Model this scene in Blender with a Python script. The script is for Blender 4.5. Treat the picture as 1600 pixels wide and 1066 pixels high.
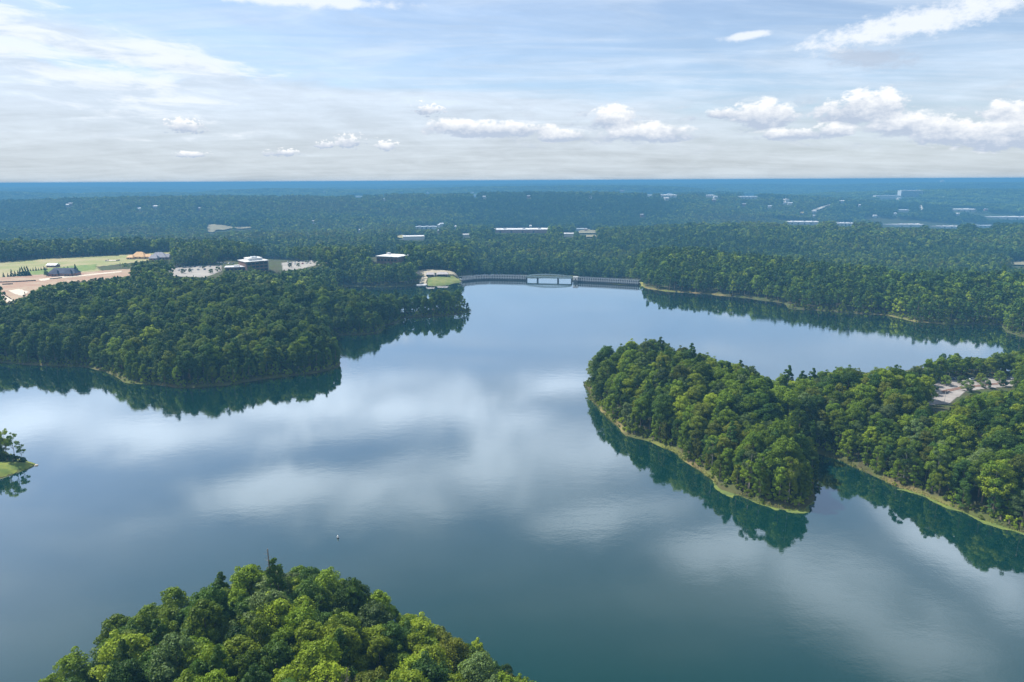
import bpy, math, random
import numpy as np

# ------------------------------------------------------------------ scene, camera, light
S = bpy.context.scene
COL = S.collection
for o in list(bpy.data.objects):
    bpy.data.objects.remove(o)
R = math.radians
PW, PH, FPX, CH = 1600.0, 1066.0, 1067.0, 120.0     # photograph size, focal length in its pixels, flying height
PITCH, ROLL = R(13.22), R(0.29)

cam_d = bpy.data.cameras.new('camera')
cam_d.sensor_width = 36.0
cam_d.lens = FPX / PW * 36.0
cam_d.clip_start = 0.5
cam_d.clip_end = 120000
cam = bpy.data.objects.new('camera', cam_d)
COL.objects.link(cam)
cam.location = (0, 0, CH)
S.camera = cam
# basis: forward f, right r, up u
f_ = np.array([0, math.cos(PITCH), -math.sin(PITCH)])
u0 = np.array([0, math.sin(PITCH), math.cos(PITCH)])
r0 = np.array([1.0, 0, 0])
r_ = r0 * math.cos(ROLL) - u0 * math.sin(ROLL)
u_ = np.cross(r_, f_)
from mathutils import Matrix, Vector, Euler
M3 = Matrix(((r_[0], u_[0], -f_[0]), (r_[1], u_[1], -f_[1]), (r_[2], u_[2], -f_[2])))
cam.rotation_euler = M3.to_euler()

SUN_EL, SUN_AZ = R(50), R(-60)          # azimuth measured from +Y towards +X
sun_dir = Vector((math.sin(SUN_AZ) * math.cos(SUN_EL), math.cos(SUN_AZ) * math.cos(SUN_EL), math.sin(SUN_EL)))
sd = bpy.data.lights.new('sun', 'SUN')
sd.energy = 5.0
sd.angle = R(0.53)
sd.color = (1.0, 0.95, 0.87)
sun = bpy.data.objects.new('sun', sd)
COL.objects.link(sun)
sun.rotation_euler = sun_dir.to_track_quat('Z', 'Y').to_euler()
sun.location = (0, 0, 300)

S.view_settings.view_transform = 'Standard'
S.view_settings.look = 'None'
S.view_settings.gamma = 1
S.view_settings.exposure = 0.9
S.view_settings.use_curve_mapping = False
S.render.engine = 'CYCLES'
S.cycles.max_bounces = 6
S.cycles.diffuse_bounces = 2
S.cycles.glossy_bounces = 2
S.cycles.transmission_bounces = 3
S.cycles.volume_bounces = 0
S.cycles.transparent_max_bounces = 4
S.cycles.use_denoising = True
S.cycles.use_adaptive_sampling = False


def ray(px, py):
    a = (px - PW / 2) / FPX
    b = -(py - PH / 2) / FPX
    d = f_ + r_ * a + u_ * b
    return d / np.linalg.norm(d)


def P(px, py, z=0.0):
    """the point of the horizontal plane at height z that shows at a pixel of the photograph"""
    d = ray(px, py)
    t = (z - CH) / d[2]
    return (d[0] * t, d[1] * t)


def azel(px, py):
    d = ray(px, py)
    return math.degrees(math.atan2(d[0], d[1])), math.degrees(math.asin(d[2]))


def proj(x, y, z):
    x = np.asarray(x, float); y = np.asarray(y, float); z = np.asarray(z, float) - CH
    df = x * f_[0] + y * f_[1] + z * f_[2]
    dr = x * r_[0] + y * r_[1] + z * r_[2]
    du = x * u_[0] + y * u_[1] + z * u_[2]
    dd = np.where(df > 1, df, 1)
    return PW / 2 + FPX * dr / dd, PH / 2 - FPX * du / dd, df


# ------------------------------------------------------------------ node helpers
class N:
    """tiny arithmetic wrapper over shader math nodes"""
    def __init__(s, t, k):
        s.t, s.k = t, k

    def _m(s, op, *a, clamp=False):
        n = s.t.nodes.new('ShaderNodeMath')
        n.operation = op
        n.use_clamp = clamp
        for i, v in enumerate((s,) + a):
            if isinstance(v, N):
                s.t.links.new(v.k, n.inputs[i])
            else:
                n.inputs[i].default_value = v
        return N(s.t, n.outputs[0])
    def __add__(s, o): return s._m('ADD', o)
    def __radd__(s, o): return s._m('ADD', o)
    def __sub__(s, o): return s._m('SUBTRACT', o)
    def __rsub__(s, o): return (s * -1.0) + o
    def __mul__(s, o): return s._m('MULTIPLY', o)
    def __rmul__(s, o): return s._m('MULTIPLY', o)
    def __truediv__(s, o): return s._m('DIVIDE', o)
    def max(s, o): return s._m('MAXIMUM', o)
    def min(s, o): return s._m('MINIMUM', o)
    def pow(s, o): return s._m('POWER', o)
    def sqrt(s): return s._m('SQRT')
    def abs(s): return s._m('ABSOLUTE')
    def clamp(s): return s._m('ADD', 0.0, clamp=True)
    def step(s, a, b):
        n = s.t.nodes.new('ShaderNodeMapRange')
        n.interpolation_type = 'SMOOTHSTEP'
        s.t.links.new(s.k, n.inputs['Value'])
        n.inputs['From Min'].default_value = a
        n.inputs['From Max'].default_value = b
        return N(s.t, n.outputs['Result'])


def noise_n(t, vec, scale, detail=4, rough=0.55, dist=0.0):
    n = t.nodes.new('ShaderNodeTexNoise')
    n.inputs['Scale'].default_value = scale
    n.inputs['Detail'].default_value = detail
    n.inputs['Roughness'].default_value = rough
    n.inputs['Distortion'].default_value = dist
    if vec is not None:
        t.links.new(vec, n.inputs['Vector'])
    return N(t, n.outputs['Fac'])


def comb(t, x, y, z=0.0):
    n = t.nodes.new('ShaderNodeCombineXYZ')
    for i, v in enumerate((x, y, z)):
        if isinstance(v, N):
            t.links.new(v.k, n.inputs[i])
        else:
            n.inputs[i].default_value = v
    return n.outputs[0]


def mixc(t, f, a, b):
    n = t.nodes.new('ShaderNodeMix')
    n.data_type = 'RGBA'
    for sock, v in ((n.inputs['Factor'], f), (n.inputs['A'], a), (n.inputs['B'], b)):
        if isinstance(v, N):
            t.links.new(v.k, sock)
        elif hasattr(v, 'links') or isinstance(v, bpy.types.NodeSocket):
            t.links.new(v, sock)
        elif isinstance(v, (float, int)):
            sock.default_value = v
        else:
            sock.default_value = tuple(v) + (1,) if len(v) == 3 else v
    return n.outputs['Result']


# ------------------------------------------------------------------ world: sky and clouds
W = bpy.data.worlds.new('World')
S.world = W
W.use_nodes = True
wt = W.node_tree
wt.nodes.clear()
wout = wt.nodes.new('ShaderNodeOutputWorld')
sky = wt.nodes.new('ShaderNodeTexSky')
sky.sky_type = 'NISHITA'
sky.sun_disc = False
sky.sun_elevation = SUN_EL
sky.sun_rotation = SUN_AZ
sky.altitude = 300
sky.air_density = 1.0
sky.dust_density = 0.6
sky.ozone_density = 4.5
bg_sky = wt.nodes.new('ShaderNodeBackground')
bg_sky.inputs['Strength'].default_value = 0.08
wt.links.new(sky.outputs[0], bg_sky.inputs['Color'])
tc = wt.nodes.new('ShaderNodeTexCoord')
sep = wt.nodes.new('ShaderNodeSeparateXYZ')
wt.links.new(tc.outputs['Generated'], sep.inputs[0])
X, Y, Z = (N(wt, sep.outputs[i]) for i in range(3))
AZ = X._m('ARCTAN2', Y) * (180 / math.pi)
EL = Z._m('ARCSINE') * (180 / math.pi)
cu_vec = comb(wt, AZ * 1.0, EL * 1.9, 0.0)
n_cu = noise_n(wt, cu_vec, 0.42, 9, 0.58)
n_cu2 = noise_n(wt, comb(wt, AZ * 1.0, EL * 1.6, 7.3), 1.3, 7, 0.62)
n_cu3 = noise_n(wt, comb(wt, AZ * 1.0, EL * 1.8, 31.0), 2.6, 6, 0.65)
# thin high layers, on a plane far above
zz = Z.max(0.0) + 0.10
px_, py_ = X / zz, Y / zz
n_hi = noise_n(wt, comb(wt, px_ * 0.55 + py_ * 0.25, py_ * 1.0 - px_ * 0.3, 3.1), 0.8, 7, 0.58, 0.6)
n_st = noise_n(wt, comb(wt, AZ * 0.5 + EL * 0.6, EL * 2.4, 13.0), 0.45, 9, 0.62, 0.4)
n_hi2 = noise_n(wt, comb(wt, px_ * 0.5, py_ * 1.6, 9.7), 1.4, 6, 0.6, 0.8)


SMALL = {(545, 224), (508, 228), (606, 230), (290, 200), (668, 174), (440, 240), (300, 243)}
def blob(px, py, rx, ry, rot=0.0, low=0.55):
    a0, e0 = azel(px, py)
    k = 1067 * math.pi / 180 * 1.0
    ra, re = rx / k * 0.88, ry / k
    dx, dy = AZ - a0, EL - e0
    if rot:
        c, s = math.cos(R(rot)), math.sin(R(rot))
        dx, dy = dx * c + dy * s, dy * c - dx * s
    dyl = dy.max(0.0) * (1 / re) - dy.min(0.0) * (1 / (re * low))
    dxn = dx * (1 / ra)
    return 1.0 - (dxn * dxn + dyl * dyl).sqrt(), dy * (1 / re)


cum = [(770, 206, 130, 18), (705, 200, 58, 15), (958, 190, 48, 26), (1010, 212, 95, 22), (1190, 186, 60, 32),
       (1130, 180, 42, 12), (1240, 212, 80, 13), (1350, 176, 76, 34), (1420, 200, 80, 24), (1300, 208, 45, 16),
       (1490, 212, 70, 24), (1580, 178, 50, 20), (1590, 214, 90, 34), (545, 224, 32, 15), (508, 228, 28, 8),
       (606, 230, 24, 11), (290, 200, 32, 14), (668, 174, 30, 13), (440, 240, 34, 8), (300, 243, 28, 6),
       (880, 215, 60, 14), (1700, 200, 120, 30), (1850, 190, 90, 30), (1950, 215, 160, 26), (-150, 215, 70, 12), (-320, 195, 60, 18)]
msk = None
for c in cum:
    b, hgt = blob(*c)
    if c[:2] in SMALL:
        b = b + (n_cu3 - 0.5) * 3.2 - 0.12
    if msk is None:
        msk, hs = b, hgt * b.max(0.0)
        ws = b.max(0.0)
    else:
        msk = msk.max(b)
        w_ = b.max(0.0)
        hs = hs + hgt * w_
        ws = ws + w_
hrel = hs / (ws + 0.02)
field = msk * 1.35 + (n_cu - 0.5) * 2.3 + (n_cu2 - 0.5) * 1.6 - 0.02
cu_a = field.step(0.0, 0.5) * (msk + 0.40).step(0.0, 0.5)
# shading of the cumulus: bright tops, grey bases
cu_l = (hrel * 1.3 + 0.24 + (n_cu2 - 0.5) * 1.6 + (n_cu - 0.5) * 0.8).clamp()
far_cu = noise_n(wt, comb(wt, AZ * 1.0, EL * 3.2, 21.0), 0.34, 7, 0.6)
low_band = EL.step(1.6, 3.0) * (1.0 - EL.step(4.6, 6.6)) * (AZ.step(-6, 8) * 0.8 + 0.2)
lc_a = far_cu.step(0.50, 0.66) * low_band * 0.65

# veil of high cloud: thick on the left and low down, thin on the right
edge = (AZ * -0.16 + 6.4 + (AZ + 22) * (AZ + 22) * 0.002)
veil = (edge - EL + (n_hi - 0.5) * 9.0).step(-0.6, 2.4) * (1.0 - (AZ.step(6, 30) * 0.55))
hor = 1.0 - EL.step(0.0, 7.5)
thin = (n_hi2.step(0.34, 0.70)) * 0.45 + 0.27
hi_cloud = (n_hi * 0.7 + n_hi2 * 0.3).step(0.47, 0.66) * EL.step(12, 17) * 0.0
# the cloud bank overhead that the lake mirrors
def patch(px, py, rx, ry, rot=0.0):
    """a cloud seen mirrored in the lake at (px, py)"""
    a0, e0 = azel(px, py)
    e0 = -e0
    k = 1067 * math.pi / 180
    dx, dy = AZ - a0, EL - e0
    c, s = math.cos(R(rot)), math.sin(R(rot))
    dx, dy = dx * c + dy * s, dy * c - dx * s
    dx, dy = dx * (k / rx), dy * (k / ry)
    return 1.0 - (dx * dx + dy * dy).sqrt()
ups = [(740, 735, 400, 70, -4), (600, 640, 330, 70, 8), (870, 600, 120, 26, 0), (330, 660, 300, 60, 4), (950, 810, 200, 40, -12),
       (1400, 1000, 330, 80, 14), (60, 640, 240, 60, 0), (420, 770, 230, 45, 0), (1150, 860, 170, 50, 0), (-300, 700, 300, 120, 0), (1900, 900, 300, 120, 0), (1500, 870, 160, 40, 20)]
up = None
for q in ups:
    b = patch(*q)
    up = b if up is None else up.max(b)
n_up = noise_n(wt, comb(wt, AZ * 0.6, EL * 1.5, 5.0), 0.16, 7, 0.58, 0.5)
up_a = (up * 1.1 + (n_up - 0.5) * 2.6 + 0.05).step(-0.15, 1.15) * EL.step(12.5, 16)

g1, _ = blob(160, 103, 120, 14, -6, 1.0)
g2, _ = blob(420, 100, 190, 24, -8, 1.0)
g3, _ = blob(40, 70, 60, 8, -6, 1.0)
gap = (g1.max(g2).max(g3) * 1.5 + (n_cu - 0.5) * 2.0 + (n_cu2 - 0.5) * 0.8).step(0.0, 0.9)
veil = veil * (1.0 - gap * 0.75)
def tot(*m):
    o = None
    for k in m:
        q = 1.0 - k.clamp()
        o = q if o is None else o * q
    return 1.0 - o
soft_a = tot(veil * 0.9, hor * 0.88, thin, up_a * 0.92)
cb, _ = blob(1440, 33, 190, 24, 8, 1.0)
cirrus = (cb * 1.3 + (n_cu2 - 0.5) * 1.7 + (n_cu - 0.5) * 1.2).step(0.05, 0.9) * 0.85
cb2, _ = blob(1165, 56, 46, 8, 4, 1.0)
cb3, _ = blob(470, 0, 210, 12, 0, 1.0)
cb4, _ = blob(60, 80, 260, 60, -16, 1.0)
cb5, _ = blob(300, 95, 130, 24, -4, 1.0)
cirrus = tot(cirrus, (cb2.max(cb3) * 1.4 + (n_cu - 0.5) * 2.4).step(0.1, 0.9) * 0.8, (cb4.max(cb5) * 1.2 + (n_st - 0.5) * 4.5).step(0.1, 1.1) * 0.7)
dk, _ = blob(1355, 90, 85, 18, -8, 1.0)
dark_a = (dk * 1.2 + (n_cu2 - 0.5) * 1.6).step(0.05, 0.9) * 0.6

# cloud colours (radiance / 0.1)
sunward = (X * float(sun_dir.x) + Y * float(sun_dir.y) + Z * float(sun_dir.z)).max(0.0).pow(5.0)
grey = mixc(wt, hor, (5.3, 6.1, 7.1), (4.7, 5.2, 5.6))
vm = wt.nodes.new('ShaderNodeVectorMath'); vm.operation = 'SCALE'
wt.links.new(grey, vm.inputs[0])
wt.links.new((1.0 + sunward * 0.35 + up_a * 0.8 + (n_hi2 - 0.5) * 0.35 + (n_hi - 0.5) * 0.35 + (n_st - 0.5) * 0.5).k, vm.inputs['Scale'])
bg_soft = wt.nodes.new('ShaderNodeBackground'); bg_soft.inputs['Strength'].default_value = 0.072
wt.links.new(vm.outputs[0], bg_soft.inputs['Color'])
bg_cu = wt.nodes.new('ShaderNodeBackground'); bg_cu.inputs['Strength'].default_value = 0.08
wt.links.new(mixc(wt, cu_l, (3.5, 4.1, 5.1), (7.1, 7.2, 7.3)), bg_cu.inputs['Color'])
bg_ci = wt.nodes.new('ShaderNodeBackground'); bg_ci.inputs['Strength'].default_value = 0.08
bg_ci.inputs['Color'].default_value = (6.6, 6.9, 7.3, 1)
bg_dk = wt.nodes.new('ShaderNodeBackground'); bg_dk.inputs['Strength'].default_value = 0.08
bg_dk.inputs['Color'].default_value = (3.4, 3.9, 4.8, 1)
def msh(f, a, b):
    n = wt.nodes.new('ShaderNodeMixShader')
    wt.links.new(f.k, n.inputs[0]); wt.links.new(a, n.inputs[1]); wt.links.new(b, n.inputs[2])
    return n.outputs[0]
sh = msh(soft_a.clamp(), bg_sky.outputs[0], bg_soft.outputs[0])
sh = msh(dark_a.clamp(), sh, bg_dk.outputs[0])
sh = msh(cirrus.clamp(), sh, bg_ci.outputs[0])
sh = msh(tot(cu_a * 0.95, lc_a).clamp(), sh, bg_cu.outputs[0])
wt.links.new(sh, wout.inputs['Surface'])
W.cycles.sampling_method = 'MANUAL'
W.cycles.sample_map_resolution = 512

# ------------------------------------------------------------------ numpy noise
_rng = np.random.RandomState(11)
_T = _rng.rand(256, 256)
def vnoise(x, y):
    xi = np.floor(x).astype(np.int64); yi = np.floor(y).astype(np.int64)
    fx = x - xi; fy = y - yi
    fx = fx * fx * (3 - 2 * fx); fy = fy * fy * (3 - 2 * fy)
    a = _T[xi & 255, yi & 255]; b = _T[(xi + 1) & 255, yi & 255]
    c = _T[xi & 255, (yi + 1) & 255]; d = _T[(xi + 1) & 255, (yi + 1) & 255]
    return (a * (1 - fx) + b * fx) * (1 - fy) + (c * (1 - fx) + d * fx) * fy
def fbm(x, y, o=4):
    s = 0; a = 0.5; t = 0
    for i in range(o):
        s = s + a * vnoise(x * 2 ** i + 17.3 * i, y * 2 ** i + 5.1 * i); t += a; a *= 0.5
    return s / t
def sstep(a, b, x):
    t = np.clip((x - a) / (b - a), 0, 1)
    return t * t * (3 - 2 * t)

# ------------------------------------------------------------------ the lake's outline
def off(p, m):      # push a point away from the camera's foot by m metres
    l = math.hypot(*p)
    return (p[0] * (1 + m / l), p[1] * (1 + m / l))
shore = []
# hill under and in front of the camera
shore += [(-260, -260), (-120, -60), (-96, 60), (-108, 112), (-94, 150), (-66, 176), (-42, 166), (-20, 152), (2, 138), (19, 122), (34, 94), (48, 40), (110, -60), (180, -260)]
shore += [(900, -260), (900, 0), (600, 70), (300, 140), (230, 172)]
# wooded headland on the right: front shore, cove, tip, outer shore
EF = [(1600, 834), (1537, 814), (1489, 794), (1441, 775), (1394, 759), (1355, 740), (1317, 721), (1276, 708), (1268, 725), (1272, 757), (1272, 778),
      (1262, 797), (1225, 797), (1191, 788), (1166, 778), (1129, 763), (1100, 741), (1076, 726), (1049, 704), (1015, 692), (977, 683), (953, 653), (934, 640), (922, 622), (911, 598)]
shore += [P(*q) for q in EF]
shore += [off(P(*q), 7) for q in ((913, 552, 20), (940, 537, 26), (975, 526, 27), (1030, 519, 28), (1095, 535, 28), (1150, 548, 28), (1212, 572, 26), (1255, 558, 28), (1300, 548, 28), (1395, 556, 28), (1440, 562, 24))]
shore += [(265, 412), (300, 414), (335, 408), (420, 400), (900, 400), (900, 560), (520, 545)]
# far right shore
shore += [P(*q) for q in ((1600, 527), (1572, 518), (1566, 508), (1530, 506), (1480, 507), (1430, 503), (1385, 493), (1330, 489), (1232, 482), (1224, 474), (1170, 466), (1110, 460), (1040, 455), (1008, 450), (1003, 446))]
# dam, spillway
shore += [P(*q) for q in ((985, 445.5), (905, 441), (893, 440), (893, 434.5), (822, 434), (822, 438), (790, 437.5), (760, 437), (735, 439), (712, 441), (704, 444), (672, 446), (652, 444))]
# inlet behind the second headland
shore += [P(*q) for q in ((640, 447), (590, 449), (545, 447))]
shore += [off(P(*q), 6) for q in ((500, 449, 21), (560, 456, 21), (640, 456, 21), (690, 450, 21), (715, 448, 22), (735, 452, 22))]
shore += [P(*q) for q in ((737, 484), (732, 488), (699, 494), (632, 496), (620, 506), (600, 508), (595, 521), (560, 523), (524, 524), (520, 540), (531, 556), (534, 568))]
# left headland, front shore
shore += [P(*q) for q in ((530, 573), (490, 583), (420, 592), (350, 603), (280, 606), (200, 599), (165, 581), (130, 573), (60, 570), (0, 567), (-120, 563))]
shore += [(-620, 420), (-900, 400), (-900, 310), (-420, 300)]
# small grassy spit on the left
shore += [P(*q) for q in ((-60, 700), (0, 709), (30, 718), (50, 723), (59, 727), (50, 733), (20, 743), (0, 750), (-70, 786))]
shore += [(-330, 190), (-900, 120), (-900, -260)]
LK = np.array(shore)

def inpoly(x, y, poly):
    poly = np.asarray(poly)
    ins = np.zeros(x.shape, bool)
    x1, y1 = poly[:, 0], poly[:, 1]
    x2, y2 = np.roll(x1, -1), np.roll(y1, -1)
    for a, b, c, d in zip(x1, y1, x2, y2):
        if b == d:
            continue
        cond = ((b > y) != (d > y)) & (x < (c - a) * (y - b) / (d - b) + a)
        ins ^= cond
    return ins

def sdist(x, y):
    """distance to the shoreline, positive on land"""
    x = np.asarray(x, float); y = np.asarray(y, float)
    sh_ = x.shape; x = x.ravel(); y = y.ravel()
    out = np.full(x.shape, 1e4)
    # shoreline wobble
    near = (np.abs(x) < 1300) & (y > -700) & (y < 1300)
    xn, yn = x[near], y[near]
    wx = xn + (fbm(xn / 14, yn / 14 + 40, 3) - 0.5) * 5
    wy = yn + (fbm(xn / 14 + 90, yn / 14, 3) - 0.5) * 5
    d2 = np.full(xn.shape, 1e12)
    A = LK; B = np.roll(LK, -1, 0)
    for (ax, ay), (bx, by) in zip(A, B):
        vx, vy = bx - ax, by - ay
        t = np.clip(((wx - ax) * vx + (wy - ay) * vy) / (vx * vx + vy * vy + 1e-9), 0, 1)
        d2 = np.minimum(d2, (wx - ax - t * vx) ** 2 + (wy - ay - t * vy) ** 2)
    d = np.sqrt(d2)
    d = np.where(inpoly(wx, wy, LK), -d, d)
    out[near] = d
    return out.reshape(sh_)

def gz(x, y, cx, cy, sx, sy, a, rot=0.0):
    c, s = math.cos(rot), math.sin(rot)
    u = (x - cx) * c + (y - cy) * s; v = -(x - cx) * s + (y - cy) * c
    return a * np.exp(-(u / sx) ** 2 - (v / sy) ** 2)

# flattened building plots: (px, py, z, radius)
PADS = []
def far_h(x, y):
    r = np.hypot(x, y)
    n1 = fbm(x / 900 + 3, y / 420 + 8, 4) - 0.5
    n2 = fbm(x / 2800 + 31, y / 850 + 4, 3) - 0.5
    n4 = fbm(x / 5000 + 11, y / 9000 + 3, 3) - 0.5
    n3 = fbm(x / 6000 + 61, y / 1300 + 14, 3) - 0.5
    base = np.interp(r, [0, 900, 1200, 1900, 3000, 4200, 6000, 8500, 12000, 20000, 45000], [4, 2, -8, -18, -24, -14, 8, 22, 16, 10, 10])
    h = base + n1 * 55 * sstep(1300, 2200, r) + n2 * 270 * sstep(1900, 3000, r) * (1 - 0.4 * sstep(7000, 11000, r)) + n3 * 150 * sstep(4500, 7500, r) + n4 * 90 * sstep(12000, 20000, r)
    h = h + gz(x, y, 800, 1480, 800, 190, 26) - gz(x, y, 500, 1130, 600, 130, 12)
    h = h + gz(x, y, -1500, 2450, 900, 260, 28) + gz(x, y, -500, 3500, 900, 260, 20)
    h = np.where(h > 40, 40 + 26 * np.tanh((h - 40) / 40), h)
    return np.clip(h, -90, 92)

def height(x, y):
    x = np.asarray(x, float); y = np.asarray(y, float)
    d = sdist(x, y)
    r = np.hypot(x, y)
    n = fbm(x / 120 + 7, y / 120 + 2, 3)
    H = 7 + 9 * n
    # foreground hill, left headland, right shore
    H = H + gz(x, y, -80, 85, 100, 120, 23) + gz(x, y, -330, 560, 330, 130, 8) + gz(x, y, 150, 320, 120, 70, 8) + gz(x, y, 90, 400, 55, 55, 11)
    
    land = np.minimum(np.maximum(d, 0), 2.5) * 0.32 + H * (1 - np.exp(-np.maximum(d - 1, 0) / 55))
    k = sstep(900, 1300, y + 0.15 * np.abs(x))
    hf = far_h(x, y)
    hf = np.where((r < 1500) & (y < 930), np.maximum(hf, 1.5), hf)
    z = land * (1 - k) + hf * k
    drop = sstep(785, 805, y) * (1 - sstep(1050, 1500, y)) * sstep(-75, -50, x) * (1 - sstep(150, 190, x)) * sstep(8, 26, d)
    dr2 = sstep(120, 260, d) * (x > 60) * (y > 520) * (1 - sstep(1000, 1350, y))
    z = z - (z + 22) * dr2
    z = z - (z + 20) * drop
    z = np.where(d < 0, np.maximum(d * 0.5, -4), z)
    for (cx, cy, zc, rad) in PADS:
        w = 1 - sstep(rad, rad * 1.7, np.hypot(x - cx, y - cy))
        z = z * (1 - w) + zc * w
    return z

def G(px, py):
    """where the line of sight through a pixel of the photograph meets the terrain"""
    d = ray(px, py)
    t = np.concatenate([np.linspace(60, 3000, 1500), np.geomspace(3000, 40000, 900)[1:]])
    x, y, z = d[0] * t, d[1] * t, CH + d[2] * t
    hh = height(x, y)
    i = np.argmax(z < hh)
    if not (z < hh).any():
        i = len(t) - 1
    return float(x[i]), float(y[i]), float(hh[i])

ZF = 22.0
for (px, py, z, rad) in ((60, 425, ZF, 190), (150, 412, ZF, 120), (5, 450, ZF, 110), (-120, 425, ZF, 200), (232, 402, ZF, 60)):
    c = P(px, py, z); PADS.append((c[0], c[1], z, rad))
for (px, py, z, rad) in ((300, 424, 21, 50), (365, 419, 21, 40), (415, 415, 20, 45), (470, 413, 20, 40), (604, 405, 19, 32), (1525, 600, 5.5, 34), (1475, 618, 5.5, 14), (1590, 596, 5.5, 20)):
    c = P(px, py, z); PADS.append((c[0], c[1], z, rad))

# ------------------------------------------------------------------ materials
def mat(name, color, rough=0.8, metal=0.0, vary=0.0, scale=1.0, c2=None, bump=0.0, spec=0.3):
    m = bpy.data.materials.new(name)
    m.use_nodes = True
    t = m.node_tree
    b = t.nodes['Principled BSDF']
    b.inputs['Base Color'].default_value = (*color, 1)
    b.inputs['Roughness'].default_value = rough
    b.inputs['Metallic'].default_value = metal
    b.inputs['Specular IOR Level'].default_value = spec
    co = t.nodes.new('ShaderNodeTexCoord')
    nz = noise_n(t, co.outputs['Object'], scale, 5, 0.6)
    c2_ = c2 if c2 else tuple(min(1, c * (1 - vary)) for c in color)
    t.links.new(mixc(t, nz.step(0.35, 0.65), color, c2_), b.inputs['Base Color'])
    if bump:
        bp = t.nodes.new('ShaderNodeBump')
        bp.inputs['Strength'].default_value = bump
        t.links.new(nz.k, bp.inputs['Height'])
        t.links.new(bp.outputs[0], b.inputs['Normal'])
    return m

def leaf_mat(name, a, b, trans=0.3):
    m = bpy.data.materials.new(name)
    m.use_nodes = True
    t = m.node_tree
    t.nodes.clear()
    out = t.nodes.new('ShaderNodeOutputMaterial')
    oi = t.nodes.new('ShaderNodeObjectInfo')
    co = t.nodes.new('ShaderNodeTexCoord')
    rnd = N(t, oi.outputs['Random'])
    nz = noise_n(t, co.outputs['Object'], 0.55, 4, 0.6)
    f = (rnd * 0.75 + (nz - 0.5) * 0.9 + 0.12).clamp()
    col = mixc(t, f, a, b)
    gain = t.nodes.new('ShaderNodeVectorMath'); gain.operation = 'SCALE'
    t.links.new(col, gain.inputs[0])
    t.links.new((rnd._m('MULTIPLY', 7.31)._m('FRACT') * 0.7 + 0.62).k, gain.inputs['Scale'])
    df = t.nodes.new('ShaderNodeBsdfPrincipled')
    df.inputs['Roughness'].default_value = 0.55
    df.inputs['Specular IOR Level'].default_value = 0.12
    t.links.new(gain.outputs[0], df.inputs['Base Color'])
    tr = t.nodes.new('ShaderNodeBsdfTranslucent')
    g2 = t.nodes.new('ShaderNodeVectorMath'); g2.operation = 'MULTIPLY'
    t.links.new(gain.outputs[0], g2.inputs[0]); g2.inputs[1].default_value = (1.25, 1.15, 0.5)
    t.links.new(g2.outputs[0], tr.inputs['Color'])
    ms = t.nodes.new('ShaderNodeMixShader'); ms.inputs[0].default_value = trans
    t.links.new(df.outputs[0], ms.inputs[1]); t.links.new(tr.outputs[0], ms.inputs[2])
    t.links.new(ms.outputs[0], out.inputs['Surface'])
    return m

LEAF = {
    'mid green': leaf_mat('leaf_mid_green', (0.075, 0.135, 0.009), (0.14, 0.21, 0.013)),
    'bright yellow-green': leaf_mat('leaf_yellow_green', (0.13, 0.20, 0.012), (0.22, 0.28, 0.018)),
    'dark green': leaf_mat('leaf_dark_green', (0.036, 0.085, 0.014), (0.062, 0.115, 0.014)),
    'grey-green': leaf_mat('leaf_grey_green', (0.080, 0.135, 0.040), (0.13, 0.18, 0.055)),
    'olive': leaf_mat('leaf_olive', (0.085, 0.115, 0.012), (0.14, 0.16, 0.016)),
}
BARK = mat('bark', (0.20, 0.165, 0.125), 0.9, vary=0.5, scale=2.0)
BARK_PALE = mat('pale_bark', (0.42, 0.38, 0.32), 0.85, vary=0.4, scale=1.5)
DEAD = mat('dead_wood', (0.20, 0.17, 0.15), 0.9, vary=0.35, scale=1.5)

def ground_material():
    m = bpy.data.materials.new('forest_ground')
    m.use_nodes = True
    t = m.node_tree
    b = t.nodes['Principled BSDF']
    b.inputs['Roughness'].default_value = 0.95
    b.inputs['Specular IOR Level'].default_value = 0.1
    g = t.nodes.new('ShaderNodeNewGeometry')
    nz = noise_n(t, g.outputs['Position'], 0.12, 6, 0.6)
    floor = mixc(t, nz.step(0.4, 0.62), (0.055, 0.052, 0.026), (0.045, 0.065, 0.02))
    at = t.nodes.new('ShaderNodeAttribute'); at.attribute_name = 'shore'
    s = N(t, at.outputs['Fac'])
    nz3 = noise_n(t, g.outputs['Position'], 0.05, 4, 0.6)
    bankc = mixc(t, nz3.step(0.42, 0.6), (0.14, 0.15, 0.035), (0.20, 0.15, 0.07))
    c1 = mixc(t, (s + (nz - 0.5) * 0.8).clamp(), floor, bankc)
    can = t.nodes.new('ShaderNodeAttribute'); can.attribute_name = 'canopy'
    cf = N(t, can.outputs['Fac'])
    nf = noise_n(t, g.outputs['Position'], 0.006, 7, 0.7)
    nf2 = noise_n(t, g.outputs['Position'], 0.0011, 5, 0.6)
    cc = mixc(t, (nf * 0.7 + nf2 * 0.6 - 0.15).step(0.38, 0.66), (0.030, 0.065, 0.024), (0.085, 0.125, 0.035))
    c2 = mixc(t, cf, c1, cc)
    t.links.new(c2, b.inputs['Base Color'])
    bp = t.nodes.new('ShaderNodeBump'); bp.inputs['Strength'].default_value = 1.0; bp.inputs['Distance'].default_value = 12
    t.links.new((nf * cf).k, bp.inputs['Height'])
    t.links.new(bp.outputs[0], b.inputs['Normal'])
    return m

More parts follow.
